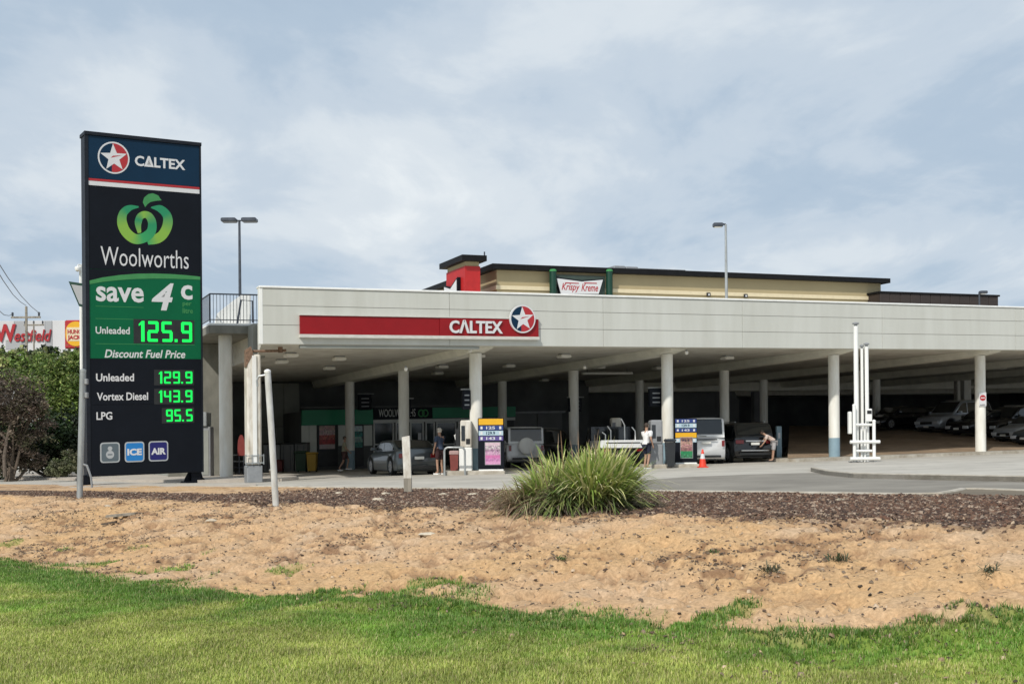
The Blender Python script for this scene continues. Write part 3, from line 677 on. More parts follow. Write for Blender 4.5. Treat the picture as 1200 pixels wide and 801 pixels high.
b.build('fruit_logo', MT['signlight'], sh)
# ------------------------------------------------------------ Krispy Kreme building, tower and neighbours on the deck
def KW(a, b, z): return W(a, b, z)
Y0 = 78.8; c0 = at(582, 314, Y0); rel = c0.xy - O; ka, kb = rel.dot(D1), rel.dot(D2); kz = c0.z - K * c0.x
a_end = AB(1032, 330, kb)[0]
kk = thing('beige_building', W(ka, kb, 6.0), 'long beige rendered building with black roof edge behind the fascia, doughnut shop sign on it', 'building')
b_end = kb + 9
b = MB(W); b.box(ka, a_end, kb, kb + 22, 6.01, kz - .1); b.build('wall', MT['beige'], kk)
b = MB(W); b.box(ka - .5, a_end + .5, kb - .5, kb + 22.5, kz - .12, kz + .22); b.build('roof', MT['roofblack'], kk)
zz0 = AB(740, 340.5, kb)[1]; b = MB(W); b.box(ka - .08, a_end + .08, kb - .08, kb + 22, zz0 - .17, zz0 + .09); b.build('cream_band', MT['cream'], kk)
FK = Face(W(0, kb, 0), (D1.x, D1.y, K*D1.x), (-D2.x, -D2.y, -K*D2.x))
def Kp(x, y): return AB(x, y, kb)
for x0, x1 in ((640.2, 648), (706.3, 713.5)):
    b = MB(W); u0 = Kp(x0, 330)[0]; u1 = Kp(x1, 330)[0]; b.cyl((u0+u1)/2, kb - .5, 7, Kp(x0, 319.3)[1], (u1-u0)/2 * .95, 18); po = b.build('green_post', MT['kkgreen'], kk, smooth=True)
    b = MB(W); b.lathe(((u0+u1)/2, kb - .5, Kp(x0, 319.2)[1]), [((u1-u0)/2*1.02, 0), ((u1-u0)/2*1.02, .08), ((u1-u0)/2*.7, .15)], 18); b.build('post_cap', MT['signlight'], po, smooth=True)
b = MB(); FK.shape(b, [Kp(x, y) for x, y in ((648.2, 346), (648.2, 322.2), (706.5, 324.4), (706.5, 347))], .1, .3); b.build('sign_backing', MT['kkdark'], kk)
b = MB(); FK.shape(b, [Kp(x, y) for x, y in ((646.8, 325.4), (677.5, 329.5), (703.6, 327.6), (698.2, 346), (652.5, 346))], .32, .5); sb = b.build('sign_board', MT['signblack'], kk)
b = MB(); FK.shape(b, [Kp(x, y) for x, y in ((648.4, 327.2), (677.5, 331), (702.2, 328.9), (697.3, 345.4), (653.4, 345.4))], .501, .53); b.build('sign_face', MT['white_print'], kk)
FS = Face(FK.p(0, 0, .535), FK.u, FK.n)
b = MB(); u0, _ = Kp(654, 338); u1, _ = Kp(675, 338); z0 = Kp(664, 343.5)[1]; z1 = Kp(664, 333)[1]; FS.text(b, 'Krispy', u0, z0, u1, z1, 0, off=.012, shear=.3); u0, _ = Kp(677, 338); u1, _ = Kp(696.5, 338); FS.text(b, 'Kreme', u0, z0 + .1, u1, z1, 0, off=.012, shear=.3)
b.build('lettering', MT['signred'], kk)
b = MB(); 
for x0, x1 in ((658, 674), (680, 695)): u0, z0 = Kp(x0, 332.6); u1, z1 = Kp(x1, 332.6); FS.slab(b, u0, z0 - .03, u1, z0 + .03, 0, .01)
b.build('sign_flourish', MT['signred'], kk)
# roof plant
def roofbox(name, x0, y0, x1, y1, m, lab, parent=None):
    p0 = AB(x0, y1, kb + 6); p1 = AB(x1, y0, kb + 6); t = thing(name, W((p0[0]+p1[0])/2, kb + 6, kz + .22), lab, 'roof unit', 'air conditioning units on the beige roof')
    b = MB(W); b.bbox(p0[0], p1[0], kb + 6, kb + 7.6, kz + .3, p1[1], .04); o = b.build('casing', m, t)
    b = MB(W); 
    for q in (.15, .5, .85):
        aa = p0[0] + (p1[0]-p0[0]) * q; b.box(aa - .04, aa + .04, kb + 6.1, kb + 7.5, kz + .2, kz + .299)
    b.build('feet', MT['darkmetal'], t)
    b = MB(W)
    for k in range(5): zz_ = kz + .36 + (p1[1]-kz-.45) * k / 5; b.box(p0[0] + .1, p1[0] - .1, kb + 5.97, kb + 5.995, zz_, zz_ + .035)
    b.build('louvre', MT['darkmetal'], t)
roofbox('roof_unit', 720, 311.4, 733, 319, MT['grey'], 'pale grey plant box on the roof right of the doughnut sign')
roofbox('roof_unit', 733.8, 312.5, 748, 320, MT['grey'], 'darker grey plant box with louvres, right of the pale plant box')
roofbox('roof_unit', 697, 314, 718, 319, MT['galv'], 'low metal plant box on the roof just above the doughnut sign')
roofbox('roof_unit', 884, 321.5, 897, 326.5, MT['grey'], 'small plant box far along the beige roof, right of the tall lamp')
roofbox('roof_unit', 862, 321.6, 882, 326, MT['galv'], 'flat metal plant box beside the smallest plant box')
rr = thing('roof_rail', W(Kp(760, 320)[0], kb + 5, kz), 'thin grey guard rail along the beige roof', 'railing')
p0 = AB(748, 314.5, kb + 5); p1 = AB(803, 318, kb + 5)
b = MB(W); b.tube([(p0[0], kb + 5, p0[1]), (p1[0], kb + 5, p0[1])], .035, 5); b.build('rail', MT['grey'], rr)
for k in range(5): aa = p0[0] + (p1[0]-p0[0])*k/4; b = MB(W); b.tube([(aa, kb+5, kz + .2), (aa, kb+5, p0[1])], .03, 5); b.build('post', MT['grey'], rr)
# small square lamps on the beige wall
for x, y, s in ((829, 345.5, 'left'), (872.5, 347, 'right')):
    u, z = Kp(x, y); t = thing('wall_lamp', W(u, kb - .1, z), 'small square black wall lamp on the beige wall, %s one of two' % s, 'lamp')
    b = MB(W); b.bbox(u - .15, u + .15, kb - .2, kb - .085, z - .12, z + .14, .02); b.build('casing', MT['black'], t)
    b = MB(W); b.box(u - .07, u + .07, kb - .21, kb - .2005, z - .06, z + .06); b.build('lens', MT['white_print'], t)
# red tower
Yt = 77.0; c1 = at(545, 320, Yt); rel = c1.xy - O; ta, tb = rel.dot(D1), rel.dot(D2)
tw = thing('red_tower', W(ta, tb, 6), 'square red and beige tower with flat black roof at the left of the beige building', 'tower')
def Tz(x, y): return AB(x, y, tb)
ta1 = Tz(562.8, 320)[0]; zred = Tz(548, 311.5)[1]; ztop = Tz(545, 306)[1]
def dB(px, a):                                                     # depth b on plane a=const under pixel px
    x, _ = unroll(px, 320); d = Vector((x, F)); t = (a + O.dot(D1)) / (d.dot(D1)); return d.dot(D2) * t - O.dot(D2)
tb1 = dB(523, ta)
b = MB(W); b.box(ta, ta1, tb, tb1, 6.01, zred); b.build('red_wall', MT['towerred'], tw)
b = MB(W); b.box(ta + .06, ta1 - .06, tb + .06, tb1 - .06, zred + .001, ztop); b.build('upper_wall', MT['beige'], tw)
b = MB(W); b.box(ta - .34, ta1 + .30, tb - .4, tb1 + .4, ztop + .001, ztop + .36); b.build('roof', MT['roofblack'], tw)
b = MB(W); b.tube([(ta1 + .22, tb - .2, ztop + .36), (ta1 + .22, tb - .2, ztop + .62)], .05, 6); b.build('mast', MT['darkmetal'], tw)
FT = Face(W(ta, 0, 0), (-D2.x, -D2.y, -K*D2.x), (-D1.x, -D1.y, -K*D1.x))
bq = dB(524, ta); bp_ = dB(540, ta)
zz1 = at(532, 332, Yt + 1); zq = zz1.z - K*zz1.x
b = MB(); FT.shape(b, [(-bq, 7), (-bq, zq + .1), (-(bq+bp_)/2, zq - .15), (-bp_, zq + .35), (-bp_, 7)], .02, .25); tsn = b.build('sign_board', MT['signblack'], tw)
b = MB(); FT.shape(b, [(-bq + .12, 7), (-bq + .12, zq), (-(bq+bp_)/2, zq - .27), (-bp_ - .12, zq + .2), (-bp_ - .12, 7)], .251, .27); b.build('sign_face', MT['white_print'], tsn)
b = MB(); FT.text(b, 'Krispy Kreme', -bq + .3, zq - 1.1, -bp_ - .3, zq - .4, .272, off=.012, shear=.3); b.build('lettering', MT['signred'], tsn)
# dark brown building on the right
Yb = 90; c2 = at(1030, 341.5, Yb); rel = c2.xy - O; ba, bb_ = rel.dot(D1), rel.dot(D2); bz = c2.z - K*c2.x; be = AB(1169, 347, bb_)[0]
db = thing('brown_building', W(ba, bb_, 6), 'low dark brown clad block at the right end of the beige building', 'building')
nP = 12
for k in range(nP):
    a0 = ba + (be - ba) * k / nP; a1_ = ba + (be - ba) * (k + 1) / nP
    b = MB(W); b.bbox(a0 + .02, a1_ - .02, bb_ - .08, bb_, 6.0, bz - .12, .02); b.build('cladding_panel', MT['brown'], db)
b = MB(W); b.box(ba, be, bb_ + .003, bb_ + 10, 6.0, bz - .13); b.build('wall', MT['brown'], db)
b = MB(W); b.box(ba - .1, be + .1, bb_ - .15, bb_ + 10.1, bz - .11, bz + .02); b.build('coping', MT['roofblack'], db)
# lamp posts on the deck
def lamp_post(px, ytop, Y, heads, lab):
    p = at(px, ytop, Y); z0 = 6.0 + K * p.x; t = thing('lamp_post', (p.x, p.y, z0), lab, 'lamp post', 'lamp posts on the parking deck')
    b = MB(); b.tube([(p.x, p.y, z0), (p.x, p.y, p.z)], .09, 10, .06); b.build('pole', MT['galv'] if heads == 1 else MT['darkmetal'], t, smooth=True)
    if heads == 2:
        b = MB(); b.tube([(p.x - .5, p.y, p.z - .02), (p.x + .5, p.y, p.z - .02)], .035, 6); b.build('arm', MT['darkmetal'], t)
        for s in (-1, 1): b = MB(); x0 = p.x + s * .52; b.bbox(x0 - .38, x0 + .38, p.y - .3, p.y + .3, p.z - .1, p.z + .1, .04); b.build('lamp_head', MT['darkmetal'], t)
    else:
        b = MB(); b.tube([(p.x, p.y, p.z), (p.x + heads * -.15, p.y, p.z + .02)], .05, 6); b.build('arm', MT['darkmetal'], t)
        s = -1 if heads == 1 else 1
        b = MB(); x0 = p.x + s * .35; b.bbox(x0 - .33, x0 + .2, p.y - .2, p.y + .2, p.z - .13, p.z + .08, .04); h = b.build('lamp_head', MT['darkmetal'], t)
        b = MB(); b.box(x0 - .25, x0 + .12, p.y - .15, p.y + .15, p.z - .145, p.z - .131); b.build('lens', MT['lightbox'], h)
lamp_post(280.5, 258, 62, 2, 'tall lamp post with two flat heads above the balcony, left of the fascia')
lamp_post(850.5, 263, 64, 1, 'tall lamp post with one head in front of the beige building')
lamp_post(1147.5, 342, 86, -1, 'short lamp post with one head in front of the dark brown block')
# ------------------------------------------------------------ vehicles
def make_car(name, label, group, paint, Lc, Wc, H, belt, gh, nose, wheels, wr=.32, clear=.2, cabin=None, tilt=0.09, extras=(), rearglass=True, tailz=None, box=False):
    """+x is forward, origin on the ground in the middle. nose: list (x, z) top profile of the lower body from rear to front;
    gh: (x_rear_bottom, x_rear_top, x_front_top, x_front_bottom) of the greenhouse"""
    t = thing(name, (0, 0, 0), label, 'car' if 'ute' not in name and 'van' not in name else name.split('_')[-1], group, 0.0)
    hw = Wc / 2; x0, x1 = -Lc / 2, Lc / 2
    xs = sorted(set([round(x0 + i * .06, 3) for i in range(int(Lc / .06) + 1)] + [x1]))
    px = [p[0] for p in nose]; pz = [p[1] for p in nose]
    b = MB(); nsec = 14; vs = []
    for x in xs:
        zt = float(np.interp(x, px, pz)); e0 = (x - x0); e1 = (x1 - x)
        k = 1 - .10 * max(0, 1 - e1 / .75) ** 2 - .06 * max(0, 1 - e0 / .5) ** 2
        w_ = hw * k; zl = clear + .10 * max(0, 1 - min(e0, e1) / .3)
        zs = zl
        for wx in wheels:
            if abs(x - wx) < wr * 1.16: zs = max(zs, wr + math.sqrt((wr * 1.16) ** 2 - (x - wx) ** 2))
        zs = min(zs, zt - .12); zm = max(zs + .02, zl + (zt - zl) * .55)
        half = [(w_ * .80, zs if zs > zl + .001 else zl), (w_ * .965, zs + .005), (w_ * .99, max(zs + .01, zl + .16)), (w_ , zm), (w_ * .965, zt - .10 if zt - .10 > zm else (zm + zt) / 2), (w_ * .90, zt - .025), (w_ * .60, zt + .008)]
        sec = [(-y, z) for y, z in half] + [(y, z) for y, z in half[::-1]]
        g0 = max(0, 1 - e0 / .35) ** 2; g1 = max(0, 1 - e1 / .45) ** 2
        def bl(y, z): q = ((z - (zl + zt) * .45) / (zt - zl)) ** 2 * .16 + (abs(y) / hw) ** 4 * .14; return g0 * q - g1 * q
        vs += [(x + bl(y, z), y, z) for y, z in sec]
    n = len(xs); fs = [(i*nsec+k, (i+1)*nsec+k, (i+1)*nsec+(k+1) % nsec, i*nsec+(k+1) % nsec) for i in range(n-1) for k in range(nsec)]
    fs += [tuple(range(nsec)), tuple(range((n-1)*nsec, n*nsec))]
    b.add(vs, fs)
    body = b.build('body', paint, t); smooth_mesh(body.data, 62)
    b = MB(); b.box(x0 + .25, x1 - .25, -hw * .78, hw * .78, clear - .04, belt - .25); b.build('underbody', MT['black'], body)
    # greenhouse: a rounded loft along the roof line, glass laid just proud of it
    rb, rt, ft, fb = gh; tw_ = hw * (1 - tilt * 1.7); bw = hw * .93
    zbf = lambda x: float(np.interp(x, px, pz)) - .03
    ctl = [Vector((rb, zbf(rb))), Vector((rt, H - .02)), Vector(((rt + ft) / 2, H)), Vector((ft, H - .03)), Vector((fb, zbf(fb)))]
    prof = []; seg_n = (14, 9, 9, 14)
    for k in range(4):
        for i in range(seg_n[k]): prof.append((ctl[k].lerp(ctl[k+1], i / seg_n[k]), k))
    prof.append((ctl[4], 3)); P2 = [p for p, _ in prof]
    for _ in range(3): P2 = [P2[0]] + [(P2[i-1] + P2[i] * 2 + P2[i+1]) / 4 for i in range(1, len(P2) - 1)] + [P2[-1]]
    def hwid(x, z): f = (z - belt) / (H - belt); e_ = min(x - rb, fb - x); return (bw - (bw - tw_) * max(0, f)) * (1 - (.07 if not box else .03) * max(0, 1 - e_ / .6) ** 2)
    vs = []; ns = 13
    for p in P2:
        x, h = p; z0_ = zbf(x); zz_ = [z0_ + (h - z0_) * q for q in (0, .4, .75, .93)]
        half = [(hwid(x, z), z) for z in zz_]; yt = hwid(x, h); half += [(yt - .045, h - .004), (yt * .55, h + .012)]
        sec = [(-y, z) for y, z in half] + [(0, h + .018)] + [(y, z) for y, z in half[::-1]]; vs += [(x, y, z) for y, z in sec]
    b = MB(); npf = len(P2); b.add(vs, [(i*ns+k, (i+1)*ns+k, (i+1)*ns+k+1, i*ns+k+1) for i in range(npf-1) for k in range(ns-1)]); cab = b.build('roof', paint, t); smooth_mesh(cab.data, 60)
    def roof_z(x): return float(np.interp(x, [p[0] for p in P2], [p[1] for p in P2]))
    nwin = 3 if Lc > 4.75 and not box else 2
    xa, xb = (rb + (rt - rb) * .25 + .06, fb - (fb - ft) * .16)
    for s in (-1, 1):
        for k in range(nwin):
            a = xa + (xb - xa) * k / nwin + .03; c_ = xa + (xb - xa) * (k + 1) / nwin - .03; b = MB(); vv = []
            for i in range(11):
                x = a + (c_ - a) * i / 10; lo = max(belt, zbf(x)) + .05; hi = max(lo + .012, roof_z(x) - .10)
                if k == 0 and i == 0 or k == nwin - 1 and i == 10: hi = max(lo + .01, hi - .03)
                for z in (lo, (lo + hi) / 2, hi): vv.append((x, s * (hwid(x, z) + .006), z))
            b.add(vv, [(i*3+k2, i*3+3+k2, i*3+4+k2, i*3+1+k2) for i in range(10) for k2 in (0, 1)]); w_ = b.build('side_window', MT['glass'], t, smooth=True)
    def endglass(nm, seg, f0, f1):
        ids = [i for i, (_, k) in enumerate(prof) if k == seg]; hs = [P2[i] for i in ids]; lo = zbf(rb if seg == 0 else fb)
        ids = [p for p in hs if f0 <= (p[1] - lo) / (H - lo) <= f1]
        if len(ids) < 2: return
        dirx = -1 if seg == 0 else 1; b = MB(); vv = []
        for p in ids:
            tn = Vector((abs(ids[-1][1] - ids[0][1]), abs(ids[-1][0] - ids[0][0]))).normalized(); yw = hwid(p[0], p[1]) - .09
            for j in range(7): u = j / 3 - 1; vv.append((p[0] + dirx * tn.x * .02 , yw * u, p[1] + tn.y * .02 + .012))
        b.add(vv, [(i*7+j, i*7+7+j, i*7+8+j, i*7+1+j) for i in range(len(ids)-1) for j in range(6)]); return b.build(nm, MT['glass'], t, smooth=True)
    endglass('windscreen', 3, .10, .93)
    if rearglass: endglass('rear_window', 0, .12, .92)
    for wx in wheels:
        for s in (-1, 1):
            yo = s * (hw - .015)
            w_ = MB(); w_.lathe((wx, 0, wr), [(wr * .7, yo), (wr * .97, yo - s*.0), (wr, yo - s * .04), (wr, yo - s * .2), (wr * .6, yo - s * .21)], 24, 'y'); wo = w_.build('wheel', MT['rubber'], t, smooth=True)
            w_ = MB(); w_.lathe((wx, 0, wr), [(wr * .68, yo + s * .004), (wr * .66, yo - s * .03), (wr*.2, yo - s*.035), (wr*.16, yo - s*.01)], 20, 'y'); w_.build('rim', MT['grey'], wo, smooth=True)
            w_ = MB()
            for q in range(5):
                an = 2 * math.pi * q / 5 + .3; d = Vector((math.cos(an), 0, math.sin(an))); pn = Vector((-d.z, 0, d.x)) * .04
                c0_ = Vector((wx, yo + s * .006, wr)); w_.poly([c0_ + d*.05 - pn, c0_ + d*wr*.66 - pn*.8, c0_ + d*wr*.66 + pn*.8, c0_ + d*.05 + pn], (0, -s * .03, 0))
            w_.build('spoke', MT['chrome'], wo)
    # ends
    zr = tailz or belt - .17
    def endslab(nm, x, y0, y1, z0, z1, m, fwd, th=.02, par=None):
        b = MB(); xa, xb = (x, x + th) if fwd else (x - th, x); b.bbox(xa, xb, y0, y1, z0, z1, min(.012, th * .4)); return b.build(nm, m, par or t)
    w1 = hw * .86; w0 = hw * .90
    for s in (-1, 1):
        ys = sorted((s * w1, s * (w1 - .34))); endslab('headlight', x1 - .10, ys[0], ys[1], pz[-1] - .23 if len(pz) else .6, pz[-1] - .07, MT['headlight'], True, .115)
        if box: ys = sorted((s * w0, s * (w0 - .12))); endslab('taillight', x0, ys[0], ys[1], .75, 1.0, MT['taillight'], False, .012)
        else: ys = sorted((s * w0, s * (w0 - .36))); endslab('taillight', x0 + .06, ys[0], ys[1], zr - .1, zr + .06, MT['taillight'], False, .075)
    endslab('number_plate', x0, -.19, .19, zr - .16 if not box else .86, zr - .05 if not box else .97, MT['plate'], False, .016)
    endslab('front_plate', x1, -.19, .19, .32, .43, MT['plate'], True, .016)
    endslab('grille', x1, -.42, .42, pz[-1] - .24, pz[-1] - .10, MT['black'], True, .010)
    endslab('lower_grille', x1, -.6, .6, clear + .06, clear + .14, MT['black'], True, .006)
    endslab('rear_trim', x0, -w0 * .8, w0 * .8, clear + .08, clear + .18, MT['black'], False, .008)
    for s in (-1, 1):
        xm = gh[3] - .42; b = MB(); ys = sorted((s * hw * .95, s * (hw + .17))); b.bbox(xm - .06, xm + .06, ys[0], ys[1], belt + .02, belt + .16, .03); b.build('mirror', paint, t)
        b = MB(); ys = sorted((s * hw * 1.0, s * (hw + .012))); b.box(-.35, -.2, ys[0], ys[1], belt - .16, belt - .13); b.build('door_handle', MT['chrome'] if paint in (MT['carblack'],) else paint, t)
    if 'spare' in extras:
        b = MB(); b.lathe((0, 0, .98), [(.30, x0 - .03), (.36, x0 - .06), (.36, x0 - .20), (.30, x0 - .235), (.05, x0 - .25)], 28, 'x'); b.build('spare_wheel_cover', MT['white'], t, smooth=True)
    if 'rack' in extras:
        b = MB()
        for s in (-1, 1): b.tube([(rt + .3, s * tw_ * .8, H + .04), (ft - .4, s * tw_ * .8, H + .04)], .02, 6)
        b.build('roof_rail', MT['chrome'], t)
    if 'chromebar' in extras:
        endslab('tail_trim', x0, -w0 * .5, w0 * .5, zr - .02, zr + .05, MT['chrome'], False, .02)
        endslab('bumper_trim', x0, -w0 * .72, w0 * .72, clear + .25, clear + .30, MT['chrome'], False, .02)
    if 'badge' in extras:
        b = MB(); b.lathe((0, .45, clear + .22), [(.06, x0 - .0), (.06, x0 - .02)], 12, 'x'); b.build('towing_cap', MT['white'], t)
    if 'wiper' in extras:
        b = MB(); b.tube([(x0 - .02, 0, belt + .06), (x0 - .0, .35, belt + .1)], .012, 5); b.build('wiper', MT['black'], t)
        endslab('handle_recess', x0, -.45, .45, 1.02, 1.07, MT['black'], False, .01)
    return t
def put(t, p, h, label=None, paint=None):
    t.location = p; t.rotation_euler = (0, -math.atan(K * math.cos(h)) , h); 
    if label: t['label'] = label
    return t
SED = dict(Lc=4.6, Wc=1.80, H=1.36, belt=.93, gh=(-2.0, -1.15, .35, 1.15), nose=[(-2.32, .70), (-2.28, .98), (-2.0, 1.0), (-1.5, .96), (1.0, .93), (1.25, .88), (2.1, .72), (2.32, .60)], wheels=(-1.36, 1.42), wr=.33, clear=.17)
bm_ = make_car('silver_sedan', 'low dark silver sedan seen from behind by the white timber post', None, MT['cargreen'], extras=('badge',), **SED)
put(bm_, foot(471, 48.4), math.atan2(.93, -.38))
JEEP = dict(Lc=4.1, Wc=1.75, H=1.84, belt=1.08, gh=(-2.0, -1.95, .45, .75), nose=[(-2.05, 1.0), (-2.02, 1.10), (.7, 1.08), (.9, 1.03), (1.9, .98), (2.05, .85)], wheels=(-1.25, 1.3), wr=.38, clear=.28, box=True, tilt=.05)
jp = make_car('white_jeep', 'boxy white off-road wagon with a round white spare wheel cover, beside the pink price board', None, MT['carwhite'], extras=('spare',), **JEEP); jp['category'] = 'off-road car'; jp.name = 'off_road_wagon'
put(jp, foot(610, 56), math.atan2(.97, -.12))
SUV = dict(Lc=4.8, Wc=1.92, H=1.72, belt=1.08, gh=(-2.3, -1.95, .35, 1.15), nose=[(-2.4, .85), (-2.36, 1.10), (1.0, 1.08), (1.3, 1.05), (2.15, .92), (2.4, .75)], wheels=(-1.42, 1.45), wr=.38, clear=.24)
sv = make_car('dark_suv', 'black four-wheel drive seen from behind, chrome strip and roof rails, beside the white van', None, MT['carblack'], extras=('rack', 'chromebar'), **SUV)
put(sv, foot(865.5, 54.5), math.atan2(.99, -.12)); sv['category'] = 'four-wheel drive'
VAN = dict(Lc=4.7, Wc=1.70, H=1.98, belt=1.12, gh=(-2.33, -2.22, 1.2, 1.95), nose=[(-2.35, 1.05), (-2.33, 1.16), (1.9, 1.12), (2.2, .95), (2.35, .75)], wheels=(-1.3, 1.45), wr=.33, clear=.2, box=True, tilt=.06)
vn_ = make_car('white_van', 'white delivery van seen from behind, next to the traffic cone and the price board', None, MT['carwhite'], extras=('wiper',), **VAN)
put(vn_, foot(819.5, 53.5), math.atan2(1, .02))
dk = copy_tree(sv); dk.name = 'dark_wagon'; dk['category'] = 'car'
put(dk, foot(640, 57), math.atan2(.9, .45), 'black wagon in the shade behind the white off-road wagon')
# tray-back utility behind the clump
ut = thing('utility_truck', (0, 0, 0), 'white flat-tray utility truck mostly hidden behind the spiky green clump', 'utility truck', None, 0.0)
b = MB(); b.bbox(-2.5, .1, -.92, .92, .82, 1.10, .02); b.build('tray', MT['carwhite'], ut)
b = MB(); b.bbox(-2.545, -2.505, -.9, .9, .80, 1.12, .01); tg = b.build('tailgate', MT['carwhite'], ut)
b = MB(); b.box(-2.56, -2.546, -.7, .7, .99, 1.03); b.build('tailgate_recess', MT['black'], tg)
b = MB(); b.poly([(.15, -.85, .5), (2.6, -.85, .5), (2.6, -.85, .95), (1.6, -.85, 1.1), (1.1, -.85, 1.68), (.15, -.85, 1.7)], (0, 1.7, 0)); cb_ = b.build('cab', MT['cardark'], ut)
b = MB(); b.poly([(.13, -.7, 1.15), (.13, .7, 1.15), (.13, .65, 1.6), (.13, -.65, 1.6)], (-.012, 0, 0)); b.build('rear_window', MT['glass'], cb_)
b = MB(); b.box(-2.4, 2.3, -.45, .45, .45, .8); b.build('chassis', MT['black'], ut)
for s in (-1, 1):
    for x in (-1.4, 1.7):
        q = MB(); q.lathe((x, 0, .36), [(.22, s*.85), (.36, s*.85), (.36, s*.63), (.2, s*.62)], 20, 'y'); q.build('wheel', MT['rubber'], ut, smooth=True)
    q = MB(); ys = sorted((s*.55, s*.85)); q.bbox(-2.6, -2.56, ys[0], ys[1], .66, .76, .01); q.build('taillight', MT['taillight'], ut)
for i, (x, y, h) in enumerate([(-2.1, -.6, .55), (-1.9, -.2, .9), (-1.5, .3, .6), (-2.2, .65, .35)]):
    q = MB(); q.tube([(x, y, 1.1), (x + .02, y, 1.1 + h * .7), (x + .1, y + .12, 1.1 + h)], .025, 6); q.build('tray_pole', MT['white'], ut)
put(ut, foot(717, 51.5), math.atan2(1, -.10))
# cars parked on the bank
def bankpt(px, py, Y): p = at(px, py, Y); return p
pc = 'cars parked nose-out on the brown bank under the deck'
c1_ = make_car('parked_car', 'black sedan with pale headlights, leftmost of the cars on the brown bank', pc, MT['carblack'], **SED); put(c1_, bankpt(1053, 502.5, 72.5), math.atan2(-.45, -.89))
c2_ = copy_tree(c1_); put(c2_, bankpt(1086, 503.5, 73.5), math.atan2(-.42, -.9), 'black hatch half hidden between the leftmost sedan and the silver four-wheel drive')
c3_ = make_car('parked_car', 'silver four-wheel drive with dark windows, tallest of the cars on the brown bank', pc, MT['carsilver'], extras=('rack',), **{**SUV, 'H': 1.82}); put(c3_, bankpt(1119, 506.5, 70), math.atan2(-.50, -.86))
c4_ = make_car('parked_car', 'black car just left of the column with the no entry sign', pc, MT['carblack'], **SED); put(c4_, bankpt(1156, 509, 67), math.atan2(-.45, -.89))
c5_ = copy_tree(sv); c5_.name = 'parked_car'; c5_['group'] = pc; c5_['category'] = 'car'; put(c5_, bankpt(1188, 512.5, 66.5), math.atan2(-.45, -.89), 'dark four-wheel drive right behind the column with the no entry sign')
c6_ = make_car('parked_car', 'pale silver sedan right of the column with the no entry sign', pc, MT['carsilver'], **SED); put(c6_, bankpt(1213, 517, 63.5), math.atan2(-.42, -.9))
c7_ = make_car('parked_car', 'grey-green sedan cut by the right edge, nearest of the cars on the bank', pc, MT['cargreen'], **SED); put(c7_, bankpt(1238, 521, 60.5), math.atan2(-.42, -.9))
